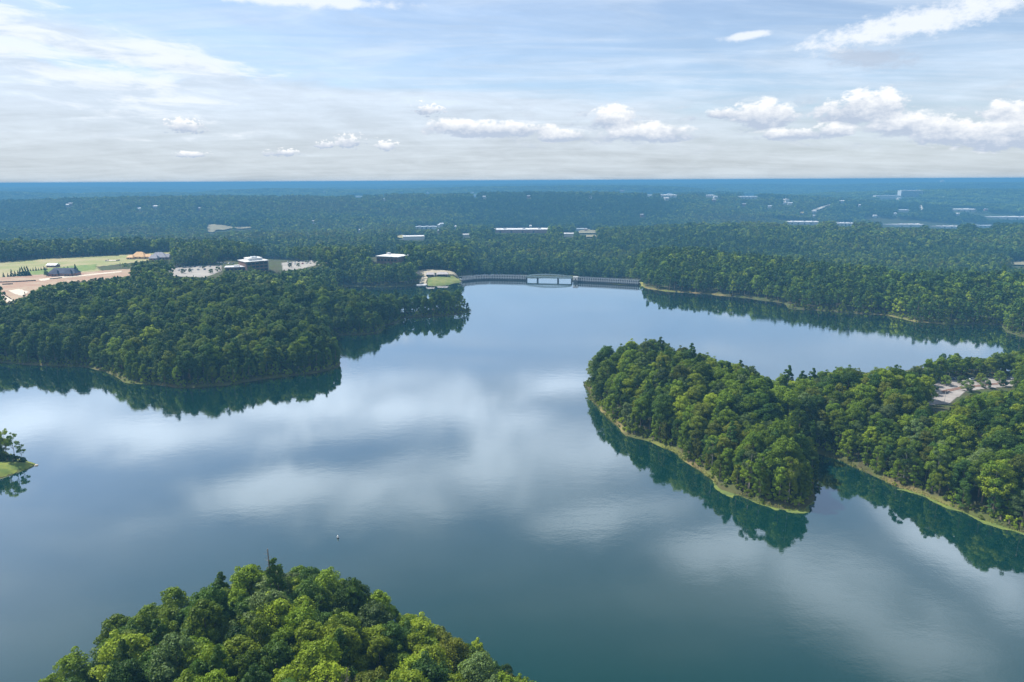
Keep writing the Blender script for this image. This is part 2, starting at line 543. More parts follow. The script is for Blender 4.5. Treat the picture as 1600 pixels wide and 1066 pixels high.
def water_material():
    m = bpy.data.materials.new('lake_water')
    m.use_nodes = True
    t = m.node_tree
    t.nodes.clear()
    out = t.nodes.new('ShaderNodeOutputMaterial')
    g = t.nodes.new('ShaderNodeNewGeometry')
    nz = noise_n(t, g.outputs['Position'], 0.012, 4, 0.55)
    df = t.nodes.new('ShaderNodeBsdfDiffuse')
    t.links.new(mixc(t, nz, (0.001, 0.021, 0.0185), (0.0015, 0.028, 0.025)), df.inputs['Color'])
    gl = t.nodes.new('ShaderNodeBsdfGlossy')
    gl.inputs['Roughness'].default_value = 0.03
    gl.inputs['Color'].default_value = (1.0, 1.0, 1.0, 1)
    s = t.nodes.new('ShaderNodeMapping'); s.inputs['Scale'].default_value = (1.0, 1.6, 1.0)
    t.links.new(g.outputs['Position'], s.inputs['Vector'])
    n1 = noise_n(t, s.outputs[0], 0.9, 3, 0.55)
    n2 = noise_n(t, s.outputs[0], 0.15, 2, 0.5)
    calm = noise_n(t, g.outputs['Position'], 0.006, 3, 0.5).step(0.35, 0.7) * 0.8 + 0.35
    bp = t.nodes.new('ShaderNodeBump'); bp.inputs['Strength'].default_value = 0.045; bp.inputs['Distance'].default_value = 0.22
    t.links.new(((n1 + n2 * 2.0) * calm).k, bp.inputs['Height'])
    t.links.new(bp.outputs[0], gl.inputs['Normal'])
    lw = t.nodes.new('ShaderNodeLayerWeight'); lw.inputs['Blend'].default_value = 0.5
    fac = N(t, lw.outputs['Facing'])          # 1 - cos for a flat surface
    fr = fac.step(0.28, 1.0) * 0.95 + 0.025
    ms = t.nodes.new('ShaderNodeMixShader')
    t.links.new(fr.k, ms.inputs[0]); t.links.new(df.outputs[0], ms.inputs[1]); t.links.new(gl.outputs[0], ms.inputs[2])
    t.links.new(ms.outputs[0], out.inputs['Surface'])
    return m

# ------------------------------------------------------------------ object helpers
def tag(o, label=None, cat=None, group=None, kind=None):
    if label: o['label'] = label
    if cat: o['category'] = cat
    if group: o['group'] = group
    if kind: o['kind'] = kind
    return o

def mesh_from(name, verts, faces, mats, smooth=False, midx=None):
    me = bpy.data.meshes.new(name)
    me.from_pydata([tuple(v) for v in verts], [], [tuple(f) for f in faces])
    for m in (mats if isinstance(mats, (list, tuple)) else [mats]):
        me.materials.append(m)
    if midx is not None:
        me.polygons.foreach_set('material_index', midx)
    if smooth:
        me.polygons.foreach_set('use_smooth', [True] * len(me.polygons))
    me.update()
    return me

def link(name, me, parent=None, loc=(0, 0, 0), rz=0.0, scale=None):
    o = bpy.data.objects.new(name, me)
    COL.objects.link(o)
    if parent is not None:
        o.parent = parent
    o.location = loc
    o.rotation_euler = (0, 0, rz)
    if scale: o.scale = scale
    return o

def empty(name, loc, rz=0.0):
    o = bpy.data.objects.new(name, None)
    COL.objects.link(o)
    o.location = loc
    o.rotation_euler = (0, 0, rz)
    o.empty_display_size = 0.5
    return o

class MB:
    def __init__(s): s.v, s.f = [], []
    def box(s, x0, x1, y0, y1, z0, z1):
        n = len(s.v)
        s.v += [(x0, y0, z0), (x1, y0, z0), (x1, y1, z0), (x0, y1, z0), (x0, y0, z1), (x1, y0, z1), (x1, y1, z1), (x0, y1, z1)]
        s.f += [tuple(n + i for i in q) for q in ((3, 2, 1, 0), (4, 5, 6, 7), (0, 1, 5, 4), (1, 2, 6, 5), (2, 3, 7, 6), (3, 0, 4, 7))]
        return s
    def prism(s, pts, z0, z1):
        n = len(s.v); k = len(pts)
        s.v += [(p[0], p[1], z0) for p in pts] + [(p[0], p[1], z1) for p in pts]
        s.f += [tuple(n + i for i in reversed(range(k))), tuple(n + k + i for i in range(k))]
        s.f += [(n + i, n + (i + 1) % k, n + k + (i + 1) % k, n + k + i) for i in range(k)]
        return s
    def tube(s, a, b, ra, rb, seg=6):
        a = Vector(a); b = Vector(b); d = (b - a).normalized()
        q = d.to_track_quat('Z', 'Y')
        n = len(s.v)
        for p, r in ((a, ra), (b, rb)):
            for i in range(seg):
                an = 2 * math.pi * i / seg
                s.v.append(tuple(p + q @ Vector((math.cos(an) * r, math.sin(an) * r, 0))))
        s.f += [(n + i, n + (i + 1) % seg, n + seg + (i + 1) % seg, n + seg + i) for i in range(seg)]
        s.f += [tuple(n + i for i in reversed(range(seg))), tuple(n + seg + i for i in range(seg))]
        return s
    def gable(s, x0, x1, y0, y1, z0, z1, hip=0.0):
        """roof with its ridge along x"""
        n = len(s.v); ym = (y0 + y1) / 2
        s.v += [(x0, y0, z0), (x1, y0, z0), (x1, y1, z0), (x0, y1, z0), (x0 + hip, ym, z1), (x1 - hip, ym, z1)]
        s.f += [tuple(n + i for i in q) for q in ((3, 2, 1, 0), (0, 1, 5, 4), (2, 3, 4, 5), (1, 2, 5), (3, 0, 4))]
        return s
    def lathe(s, prof, seg=16, c=(0, 0)):
        n = len(s.v)
        for r, z in prof:
            for i in range(seg):
                an = 2 * math.pi * i / seg
                s.v.append((c[0] + r * math.cos(an), c[1] + r * math.sin(an), z))
        for j in range(len(prof) - 1):
            for i in range(seg):
                s.f.append((n + j * seg + i, n + j * seg + (i + 1) % seg, n + (j + 1) * seg + (i + 1) % seg, n + (j + 1) * seg + i))
        s.f += [tuple(n + i for i in reversed(range(seg))), tuple(n + (len(prof) - 1) * seg + i for i in range(seg))]
        return s
    def mesh(s, name, m, smooth=False): return mesh_from(name, s.v, s.f, m, smooth)
    def build(s, name, m, parent=None, smooth=False): return link(name, s.mesh(name, m, smooth), parent)

# ------------------------------------------------------------------ ground
def build_ground():
    ang_f = np.radians(np.arange(-50, 50.01, 0.17))
    ang_b = np.radians(np.arange(58, 303, 8.0))
    ang = np.concatenate([ang_f, ang_b])
    rad = [0.5, 30, 60]
    while rad[-1] < 1000: rad.append(rad[-1] + 2.4)
    while rad[-1] < 45000: rad.append(rad[-1] * 1.0125)
    rad = np.array(rad)
    Rr, Aa = np.meshgrid(rad, ang, indexing='ij')
    x = Rr * np.sin(Aa); y = Rr * np.cos(Aa)
    z = height(x, y)
    d = sdist(x, y)
    can = sstep(7800, 8800, Rr)
    z = z + can * (12 + 16 * (vnoise(x / 45, y / 60) - 0.3))
    nr, na = x.shape
    co = np.stack([x, y, z], -1).reshape(-1, 3)
    i = np.arange(nr - 1)[:, None] * na + np.arange(na)[None, :]
    j = np.arange(nr - 1)[:, None] * na + (np.arange(na)[None, :] + 1) % na
    quads = np.stack([i, j, j + na, i + na], -1).reshape(-1, 4)[:, ::-1]
    me = bpy.data.meshes.new('ground')
    me.vertices.add(len(co)); me.vertices.foreach_set('co', co.ravel())
    me.loops.add(quads.size); me.loops.foreach_set('vertex_index', quads.ravel().astype(np.int32))
    me.polygons.add(len(quads))
    me.polygons.foreach_set('loop_start', np.arange(0, quads.size, 4, dtype=np.int32))
    me.polygons.foreach_set('loop_total', np.full(len(quads), 4, dtype=np.int32))
    me.polygons.foreach_set('use_smooth', np.ones(len(quads), bool))
    me.update(calc_edges=True)
    a = me.attributes.new('shore', 'FLOAT', 'POINT')
    sv = (1 - sstep(1.0, 3.2, d)) * (d > -1) * (Rr < 1200) * np.where(x < -20, 0.35, np.where(y > 470, 0.05 + 0.8 * sstep(0.52, 0.6, fbm(x / 50, y / 50, 2)), 0.15 + 0.6 * sstep(0.45, 0.62, fbm(x / 18, y / 18, 3))))
    a.data.foreach_set('value', sv.ravel().astype(np.float32))
    a = me.attributes.new('canopy', 'FLOAT', 'POINT')
    cv = sstep(3000, 4200, Rr)
    a.data.foreach_set('value', cv.ravel().astype(np.float32))
    me.materials.append(ground_material())
    tag(link('ground', me), kind='structure')

build_ground()
wm = MB(); wm.v = [(-980, -340, 0), (980, -340, 0), (980, 600, 0), (540, 585, 0), (345, 640, 0), (285, 690, 0), (235, 765, 0), (160, 806, 0), (118, 828, 0), (90, 852, 0), (0, 858, 0), (-40, 846, 0), (-90, 835, 0), (-980, 860, 0)]; wm.f = [tuple(range(14))]
tag(wm.build('water', water_material()), kind='structure')

# ------------------------------------------------------------------ air
hz = MB().box(-46000, 46000, -46000, 46000, -104, 123)
hm = bpy.data.materials.new('haze_air'); hm.use_nodes = True
ht = hm.node_tree; ht.nodes.clear()
ho = ht.nodes.new('ShaderNodeOutputMaterial'); hv = ht.nodes.new('ShaderNodeVolumePrincipled')
hv.inputs['Color'].default_value = (0.115, 0.33, 0.57, 1)
hv.inputs['Density'].default_value = 0.00028
hv.inputs['Anisotropy'].default_value = 0.0
ht.links.new(hv.outputs[0], ho.inputs['Volume'])
haze = hz.build('haze', hm)
tag(haze, kind='stuff')
haze.display_type = 'WIRE'

# ------------------------------------------------------------------ tree meshes
def leafcloud(rng, centers, radii, nleaf, size, flat=0.8, up=0.35, jit=0.45):
    """leaf-sized quads over the surfaces of many lumps"""
    V = []; F = []
    n = 0
    for (c, r) in zip(centers, radii):
        k = int(nleaf * (r / np.mean(radii)) ** 1.6) + 3
        dd = rng.normal(size=(k, 3)); dd[:, 2] += up
        dd /= np.linalg.norm(dd, axis=1)[:, None]
        rr = r * (0.72 + 0.38 * rng.rand(k))
        pos = c + dd * rr[:, None] * np.array([1, 1, flat])
        nrm = dd + rng.normal(size=(k, 3)) * jit
        nrm /= np.linalg.norm(nrm, axis=1)[:, None]
        t = np.cross(nrm, rng.normal(size=(k, 3))); t /= np.linalg.norm(t, axis=1)[:, None]
        b = np.cross(nrm, t)
        s = size * (0.6 + 0.8 * rng.rand(k))[:, None]
        q = np.stack([pos - t * s * 0.5 - b * s * 0.28, pos + t * s * 0.1 - b * s * 0.5, pos + t * s * 0.55 + b * s * 0.2, pos - t * s * 0.15 + b * s * 0.5], 1)
        V.append(q.reshape(-1, 3))
        F.append(np.arange(k * 4).reshape(-1, 4) + n)
        n += k * 4
    return np.concatenate(V), np.concatenate(F)

def crown_lumps(rng, kind, h, w, base, nl):
    cs = []; rs = []
    for i in range(nl):
        if kind == 'broad':
            u = rng.rand() ** 0.75
            z = base + (h - base) * u
            # crown radius profile: widest a little below the middle
            pr = w * math.sin(math.pi * min(1, 0.16 + 0.80 * u)) ** 0.75
            a = rng.rand() * 2 * math.pi
            q = pr * (0.45 + 0.6 * rng.rand() ** 0.5)
            r = w * (0.20 + 0.16 * rng.rand())
            cs.append((q * math.cos(a), q * math.sin(a), z - r * 0.5)); rs.append(r)
        elif kind == 'pine':
            u = rng.rand()
            z = base + (h - base) * u
            pr = w * (1 - u) ** 0.6 * 0.95 + 0.3
            a = rng.rand() * 2 * math.pi
            q = pr * (0.3 + 0.7 * rng.rand())
            r = w * (0.17 + 0.10 * rng.rand())
            cs.append((q * math.cos(a), q * math.sin(a), z)); rs.append(r)
        elif kind == 'cone':
            u = rng.rand() ** 1.3
            z = base + (h - base) * u
            pr = w * (1 - u)
            a = rng.rand() * 2 * math.pi
            cs.append((pr * math.cos(a) * 0.8, pr * math.sin(a) * 0.8, z)); rs.append(w * (0.34 - 0.2 * u))
    # a few lumps stick out so no crown is a smooth dome
    for i in range(max(2, nl // 14)):
        a = rng.rand() * 2 * math.pi; u = 0.5 + 0.5 * rng.rand()
        if kind == 'broad':
            cs.append((w * 0.8 * math.cos(a) * (1.1 - u * 0.6), w * 0.8 * math.sin(a) * (1.1 - u * 0.6), base + (h - base) * u + 0.4)); rs.append(w * 0.17)
    cs = np.array(cs)
    return cs, np.array(rs)

def trunk_mb(rng, h, base, w, cs, r0=0.26, limbs=9):
    mb = MB()
    p = Vector((0, 0, -1.0)); lean = Vector(((rng.rand() - .5) * 0.06, (rng.rand() - .5) * 0.06, 1))
    segs = 4; top = h * 0.86
    pts = [p]
    for i in range(1, segs + 1):
        pts.append(Vector((lean.x * top * i / segs + (rng.rand() - .5) * .3, lean.y * top * i / segs + (rng.rand() - .5) * .3, top * i / segs)))
    for i in range(segs):
        a = r0 * (1 - 0.8 * i / segs) * (1.25 if i == 0 else 1); b = r0 * (1 - 0.8 * (i + 1) / segs)
        mb.tube(pts[i], pts[i + 1], a, b, 6)
    idx = rng.choice(len(cs), min(limbs, len(cs)), replace=False)
    for k in idx:
        c = Vector(cs[k]); zz = max(base * 0.75, c.z - w * 0.7 - 0.5)
        zz = min(zz, top * 0.95)
        st = Vector((lean.x * zz, lean.y * zz, zz))
        mb.tube(st, c, r0 * 0.32, r0 * 0.1, 4)
    return mb

SPEC = {  # name: (kind, height, half width, crown base, lumps, leaf per lump, leaf size)
    'broad_a': ('broad', 20, 4.3, 7.5, 60, 120, 0.36),
    'broad_b': ('broad', 22, 4.9, 7.0, 72, 118, 0.38),
    'broad_c': ('broad', 18, 3.7, 6.5, 50, 120, 0.34),
    'edge': ('broad', 18, 3.6, 2.6, 64, 105, 0.36),
    'pale': ('broad', 19, 3.7, 9.5, 30, 95, 0.38),
    'pine': ('pine', 24, 3.4, 13, 40, 110, 0.34),
    'round': ('broad', 9, 3.6, 1.6, 40, 60, 0.42),
    'bush': ('broad', 3.2, 1.8, 0.2, 12, 50, 0.38),
}
HI = {}
for i, (k, (kind, h, w, base, nl, nf, sz)) in enumerate(SPEC.items()):
    rng = np.random.RandomState(100 + i)
    cs, rs = crown_lumps(rng, kind, h, w, base, nl)
    V, F = leafcloud(rng, cs, rs, nf, sz)
    tm = trunk_mb(rng, h, base, w, cs)
    HI[k] = (V, F, tm, h)

SRC = bpy.data.collections.new('tree_sources')      # never linked: only feeds the instancers
def src_obj(name, V, F, tm, leafm, barkm):
    v = list(map(tuple, V)); f = [tuple(q) for q in F]; mi = [0] * len(f)
    if tm:
        n = len(v); v += tm.v; f += [tuple(i + n for i in q) for q in tm.f]; mi += [1] * len(tm.f)
    o = bpy.data.objects.new(name, mesh_from(name, v, f, [leafm, barkm], midx=mi))
    SRC_C.objects.link(o)
    return o

COLLS = {}
TINTS = list(LEAF)
# near collection: shapes x tints, sorted by name
SRC_C = COLLS['near'] = bpy.data.collections.new('near_trees')
near_names = []
for i, k in enumerate(('broad_a', 'broad_b', 'broad_c', 'edge')):
    for j, tn in enumerate(('mid green', 'bright yellow-green', 'dark green', 'grey-green', 'olive')):
        V, F, tm, h = HI[k]
        src_obj('t%02d' % (i * 5 + j), V, F, tm, LEAF[tn], BARK)
for i, k in enumerate(('pine', 'round', 'bush')):
    V, F, tm, h = HI[k]
    src_obj('t%02d' % (20 + i), V, F, tm, LEAF[('dark green', 'mid green', 'bright yellow-green')[i]], BARK)
# middle collection
SRC_C = COLLS['mid'] = bpy.data.collections.new('middle_trees')
MIDS = [('broad', 20, 4.4, 6, 26, 15, 1.15), ('broad', 21, 5.0, 7, 30, 14, 1.2), ('broad', 17, 3.6, 2.5, 26, 15, 1.0), ('pine', 23, 3.2, 11, 20, 14, 0.95)]
for i, (kind, h, w, base, nl, nf, sz) in enumerate(MIDS):
    rng = np.random.RandomState(200 + i)
    cs, rs = crown_lumps(rng, kind, h, w, base, nl)
    V, F = leafcloud(rng, cs, rs, nf, sz, jit=0.25)
    mb = MB().tube((0, 0, -1), (0, 0, h * 0.8), 0.3, 0.1, 4)
    for j, tn in enumerate(('mid green', 'bright yellow-green', 'dark green', 'grey-green', 'olive')):
        src_obj('t%02d' % (i * 5 + j), V, F, mb, LEAF[tn], BARK)
# far collection: small lumpy crowns
SRC_C = COLLS['far'] = bpy.data.collections.new('far_trees')
for i in range(4):
    rng = np.random.RandomState(300 + i)
    cs, rs = crown_lumps(rng, 'broad', 17 + i, 5.2, 6, 12)
    V, F = leafcloud(rng, cs, rs, 9, 2.3, jit=0.18)
    for j, tn in enumerate(('mid green', 'bright yellow-green', 'dark green', 'grey-green', 'olive')):
        src_obj('t%02d' % (i * 5 + j), V, F, None, LEAF[tn], BARK)
# clumps of trees for the farthest slopes
SRC_C = COLLS['clump'] = bpy.data.collections.new('tree_clumps')
for i in range(3):
    rng = np.random.RandomState(400 + i)
    cs = np.stack([rng.uniform(-18, 18, 26), rng.uniform(-18, 18, 26), rng.uniform(9, 17, 26)], -1)
    V, F = leafcloud(rng, cs, rng.uniform(4.5, 7, 26), 8, 5.0, jit=0.15)
    for j, tn in enumerate(('mid green', 'dark green')):
        src_obj('t%02d' % (i * 2 + j), V, F, None, LEAF[tn], BARK)

def instancer(coll):
    ng = bpy.data.node_groups.new('plant_' + coll.name, 'GeometryNodeTree')
    ng.interface.new_socket('Geometry', in_out='INPUT', socket_type='NodeSocketGeometry')
    ng.interface.new_socket('Geometry', in_out='OUTPUT', socket_type='NodeSocketGeometry')
    gi = ng.nodes.new('NodeGroupInput'); go = ng.nodes.new('NodeGroupOutput')
    m2p = ng.nodes.new('GeometryNodeMeshToPoints')
    ci = ng.nodes.new('GeometryNodeCollectionInfo')
    ci.inputs['Collection'].default_value = coll
    ci.inputs['Separate Children'].default_value = True
    ci.inputs['Reset Children'].default_value = True
    ip = ng.nodes.new('GeometryNodeInstanceOnPoints')
    ip.inputs['Pick Instance'].default_value = True
    def at(name, ty):
        n = ng.nodes.new('GeometryNodeInputNamedAttribute'); n.data_type = ty
        n.inputs['Name'].default_value = name
        return n.outputs['Attribute']
    ng.links.new(gi.outputs[0], m2p.inputs['Mesh'])
    ng.links.new(m2p.outputs[0], ip.inputs['Points'])
    ng.links.new(ci.outputs[0], ip.inputs['Instance'])
    ng.links.new(at('pick', 'INT'), ip.inputs['Instance Index'])
    ng.links.new(at('turn', 'FLOAT_VECTOR'), ip.inputs['Rotation'])
    ng.links.new(at('size', 'FLOAT_VECTOR'), ip.inputs['Scale'])
    ng.links.new(ip.outputs[0], go.inputs[0])
    return ng
GN = {k: instancer(c) for k, c in COLLS.items()}

def scatter(name, label, cat, coll, pts, pick, size, rng):
    me = bpy.data.meshes.new(name)
    me.vertices.add(len(pts)); me.vertices.foreach_set('co', np.asarray(pts, np.float32).ravel())
    a = me.attributes.new('pick', 'INT', 'POINT'); a.data.foreach_set('value', np.asarray(pick, np.int32))
    rot = np.stack([rng.normal(0, .04, len(pts)), rng.normal(0, .04, len(pts)), rng.rand(len(pts)) * 6.283], -1)
    a = me.attributes.new('turn', 'FLOAT_VECTOR', 'POINT'); a.data.foreach_set('vector', rot.astype(np.float32).ravel())
    a = me.attributes.new('size', 'FLOAT_VECTOR', 'POINT'); a.data.foreach_set('vector', np.asarray(size, np.float32).ravel())
    o = link(name, me)
    md = o.modifiers.new('plants', 'NODES'); md.node_group = GN[coll]
    tag(o, label, cat, kind='stuff')
    return o

# ------------------------------------------------------------------ clearings
def poly_px(pts, z): return np.array([P(a, b, z) for a, b in pts])
FIELD = [(-160, 412), (0, 410), (60, 405), (140, 401), (200, 397.5), (270, 393), (272, 403), (230, 408), (150, 417), (158, 424), (120, 429), (0, 436), (-160, 441)]
EARTH = [(-160, 436), (0, 434), (50, 430), (120, 427), (165, 423), (215, 420), (208, 429), (165, 438), (110, 442), (70, 449), (45, 462), (20, 474), (-160, 485)]
LOTL = [(238, 423), (300, 416), (346, 414), (346, 424), (320, 434), (270, 432)]
LOTR = [(440, 411), (500, 405), (512, 411), (470, 420), (442, 422)]
EPARK = [(1452, 604), (1475, 594), (1530, 590), (1600, 589), (1640, 592), (1640, 604), (1590, 603), (1545, 607), (1508, 612), (1495, 622), (1482, 632), (1450, 640), (1440, 630), (1450, 618)]
BEACH = [(648, 431), (662, 428.5), (690, 428.5), (716, 430), (738, 432), (738, 440), (712, 442), (704, 445), (672, 446.5), (652, 445)]
clear = [poly_px(FIELD, ZF), poly_px(EARTH, ZF), poly_px(LOTL, 21), poly_px(LOTR, 20), poly_px(EPARK, 5.5), poly_px(BEACH, 3)]
pts = [(330, 426), (392, 424), (398, 408), (340, 408)]
clear.append(poly_px(pts, 21)); clear.append(poly_px([(385, 424), (450, 426), (452, 402), (385, 402)], 20))
clear.append(poly_px([(573, 412), (635, 412), (635, 399), (573, 399)], 19))
# open strip along the dam and behind it
DAMP = poly_px([(700, 443), (1006, 450), (1006, 440), (900, 426), (893, 425), (822, 424), (815, 430), (720, 433.5)], 0)
clear.append(DAMP)
# parts of the picture that nothing nearer may cover (sight lines kept open by lower trees)
VIS = [[(0, 408), (140, 400), (200, 397), (268, 392), (270, 402), (240, 404), (200, 408), (150, 416), (160, 420), (210, 419), (206, 429), (165, 431), (120, 436), (100, 437), (70, 442), (45, 452), (20, 465), (0, 468)],
       [(240, 424), (300, 417), (392, 410), (392, 419), (345, 420), (340, 431), (270, 428)], [(393, 400), (444, 402), (500, 408), (500, 413), (444, 419), (440, 424), (430, 424), (393, 416)], [(580, 398), (628, 398), (626, 405), (600, 410), (582, 408)],
       [(650, 429), (700, 427), (1002, 436), (1002, 448), (736, 442), (736, 446), (650, 447)],
       [(928, 500), (940, 521), (975, 509), (1030, 501), (1110, 519), (1150, 531), (1212, 563), (1222, 563), (1250, 545), (1300, 529), (1400, 539), (1460, 552), (1545, 555), (1560, 546), (1600, 547), (1600, 522), (1300, 497)],
       [(86, 1080), (88, 985), (110, 970), (180, 940), (235, 935), (245, 900), (290, 885), (385, 865), (430, 853), (530, 873), (560, 895), (640, 917), (670, 945), (690, 970), (760, 1015), (830, 1051), (850, 1080), (1100, 1080), (1100, 840), (-50, 840), (-50, 1080)],
       [(1450, 606), (1476, 594), (1598, 591), (1600, 603), (1545, 607), (1512, 613), (1495, 624), (1480, 636), (1450, 640)]]

# ------------------------------------------------------------------ where trees stand
rngT = np.random.RandomState(5)
def jgrid(x0, x1, y0, y1, s):
    gx, gy = np.meshgrid(np.arange(x0, x1, s), np.arange(y0, y1, s * 0.9))
    gx = gx + (np.arange(gx.shape[0]) % 2)[:, None] * s / 2
    gx = gx + rngT.uniform(-.36, .36, gx.shape) * s; gy = gy + rngT.uniform(-.36, .36, gy.shape) * s
    return gx.ravel(), gy.ravel()

def candidates(r0, r1, s, half=41.5, ymin=None):
    x, y = jgrid(-r1, r1, -20 if ymin is None else ymin, r1, s)
    r = np.hypot(x, y)
    a = np.degrees(np.arctan2(x, y))
    k = (r >= r0) & (r < r1) & ((np.abs(a) < half) | ((r < 200) & (np.abs(a) < 95)))
    return x[k], y[k]

EXTRA_CLEAR = []     # far clearings and building plots: (x, y, radius)
FARB = []
# far buildings: name, label, px of centre, base row, width px, height m, depth m, colour, extra
FARB_SPEC = [
    ('warehouse', 'long white roofed warehouse with a reddish front wall, beyond the dam', 815, 364, 86, 8, 55, 'red', 0.02),
    ('warehouse', 'low white building with flat roof, left of the long warehouse beyond the dam', 648, 375, 36, 7, 30, 'white', 0.1),
    ('shed', 'small grey-white shed in the trees above the left end of the dam', 728, 371, 16, 6, 20, 'white', 0.0),
    ('shed', 'thin pale roof among trees behind the low white building', 665, 358, 34, 6, 24, 'grey', 0.0),
    ('shed', 'small white building beside the curved bare track', 888, 370, 20, 6, 20, 'white', 0.05),
    ('shed', 'grey flat roofed shed above the small white building', 905, 361, 16, 6, 20, 'grey', 0.0),
    ('warehouse', 'white warehouse leftmost of the row along the wooded ridge', 1256, 351, 46, 8, 60, 'white', 0.0),
    ('warehouse', 'short white warehouse, second in the row along the wooded ridge', 1320, 353, 27, 8, 50, 'white', 0.0),
    ('warehouse', 'large white warehouse in the middle of the row along the ridge', 1408, 355, 62, 9, 70, 'white', 0.0),
    ('warehouse', 'low white warehouse, right of the large one on the ridge', 1475, 357, 48, 7, 50, 'white', 0.0),
    ('warehouse', 'narrow white building, rightmost of the row along the ridge', 1538, 356, 30, 7, 40, 'grey', 0.0),
    ('warehouse', 'isolated white roofed hall in the far woods at right', 1506, 331, 38, 9, 110, 'white', 0.0),
    ('warehouse', 'very long low white roof at the right edge of the view', 1573, 343, 62, 9, 80, 'white', 0.0),
    ('hospital', 'pale multi storey block on a far hill, tallest building at right', 1424, 309, 30, 34, 70, 'block', 0.0),
    ('hospital_wing', 'long pale wing left of the multi storey block on the far hill', 1388, 312, 36, 18, 60, 'grey', 0.0),
    ('warehouse', 'row of far white roofs near the horizon, right of centre', 1045, 309, 26, 10, 130, 'white', 0.0),
    ('warehouse', 'small far white roof, left end of the horizon row', 1015, 308, 12, 9, 90, 'white', 0.0),
    ('warehouse', 'small far white roof, right end of the horizon row', 1110, 309, 14, 9, 90, 'white', 0.0),
    ('warehouse', 'faint far white roof between two roads near the horizon', 1170, 311, 26, 9, 90, 'grey', 0.0),
    ('shed', 'tiny bright white building beside the pale far road', 1230, 317, 6, 14, 50, 'white', 0.0),
    ('warehouse', 'faint pale roof in the wooded valley at right', 1412, 332, 18, 8, 60, 'grey', 0.0),
    ('shed', 'pair of tiny white roofs in the far blue woods left of centre', 560, 309, 12, 8, 60, 'white', 0.0),
    ('shed', 'tiny white house in the far blue woods, left of the water tower', 600, 314, 5, 8, 40, 'white', 0.0),
    ('shed', 'small white house below the far ridge at left', 107, 362, 6, 7, 14, 'white', 0.0),
    ('shed', 'tiny white house right of the bare hillside patch', 490, 350, 5, 8, 18, 'white', 0.0),
    ('shed', 'tiny white house on the far ridge, below the twin masts', 738, 303, 5, 10, 40, 'white', 0.0),
    ('shed', 'tiny white house on the far ridge near the water tower', 923, 311, 4, 10, 40, 'white', 0.0),
]
for s_ in FARB_SPEC:
    name, lab, px, py, wp, hm_, dp, style, rz = s_
    x, y, z = G(px, py)
    dist = math.hypot(x, y)
    w = wp / FPX * dist * math.cos(math.atan2(x, y)) ** 0 
    w = wp / FPX * y
    FARB.append((name, lab, x, y, z, w, hm_, dp, style, rz))
    for q in np.linspace(-w / 2, w / 2, max(2, int(w / 25))):
        EXTRA_CLEAR.append((x + q, y + dp / 2, dp * 0.62 + 8))
    hp = hm_ / dist * FPX
    VIS.append([(px - wp / 2, py - hp - 3), (px + wp / 2, py - hp - 3), (px + wp / 2, py - 0.5), (px - wp / 2, py - 0.5)])
rh = np.random.RandomState(9)
HOUSES = []
for (px0, px1, py0, py1, cnt, wh) in ((430, 1000, 300, 312, 8, 'on the blue ridge left of the water tower'), (1000, 1250, 299, 326, 7, 'in far woods right of the water tower'), (1250, 1600, 299, 326, 9, 'in far woods near the multi storey block'), (20, 420, 318, 345, 5, 'in the blue woods at far left'), (420, 960, 352, 372, 9, 'among woods around the long reddish warehouse'), (960, 1560, 325, 342, 8, 'in the valley above the row of ridge warehouses')):
    for _ in range(cnt):
        px, py = rh.uniform(px0, px1), rh.uniform(py0, py1)
        x, y, z = G(px, py)
        w = rh.uniform(3, 8) / FPX * y
        HOUSES.append((x, y, z, w, px, wh))
        EXTRA_CLEAR.append((x, y + 6, w * 0.6 + 6))
        VIS.append([(px - 4, py - 3), (px + 4, py - 3), (px + 4, py), (px - 4, py)])
# bare patches: px polygon, draped on the terrain
PATCH = [('bare_hillside', 'bare tan clearing on the wooded hillside at left', [(322, 355), (330, 352), (340, 353), (352, 354), (366, 357), (378, 356), (398, 356), (392, 358), (376, 359.5), (362, 358.5), (350, 361), (338, 361), (334, 365), (325, 364)], 'tan'),
         ('dirt_track', 'pale curved bare track right of the far warehouse', [(915, 369), (935, 369), (948, 366), (958, 363), (958, 365), (945, 369), (930, 372), (915, 372)], 'tan'),
         ('dirt_mound', 'brown bare mound above the curved track', [(904, 363), (920, 359), (932, 362), (934, 366), (904, 366)], 'tan'),
         ('far_road', 'pale far road climbing between woods at right', [(1268, 330), (1282, 325), (1298, 320), (1299, 321), (1284, 328), (1270, 331)], 'pale'),
         ('far_road', 'short pale far road below the multi storey block', [(1433, 320), (1437, 320), (1444, 331), (1440, 331)], 'pale'),
         ('mown_slope', 'small yellow-green clearing left of the pale far road', [(1249, 332), (1257, 331), (1257, 335), (1249, 335)], 'grass'),
         ('open_field', 'pale field behind the wood at the right edge', [(1572, 411), (1640, 407), (1640, 417), (1580, 416)], 'tan'),
         ('utility_cut', 'pale cut through the trees climbing behind the dam tower', [(896, 429), (901, 429), (900, 424), (896, 420), (900, 416), (898, 412), (896, 412), (893, 420), (897, 424)], 'pale'),
         ('mown_slope', 'grass slope beside the low white building beyond the dam', [(610, 372), (628, 368), (634, 371), (630, 374)], 'grass')]
PW_ = []
for (nm, lab, pl, st) in PATCH:
    g = np.array([G(a, b) for a, b in pl])
    PW_.append((nm, lab, g, st))
    if nm != 'utility_cut':
        clear.append(g[:, :2] + 0)
    VIS.append(pl)

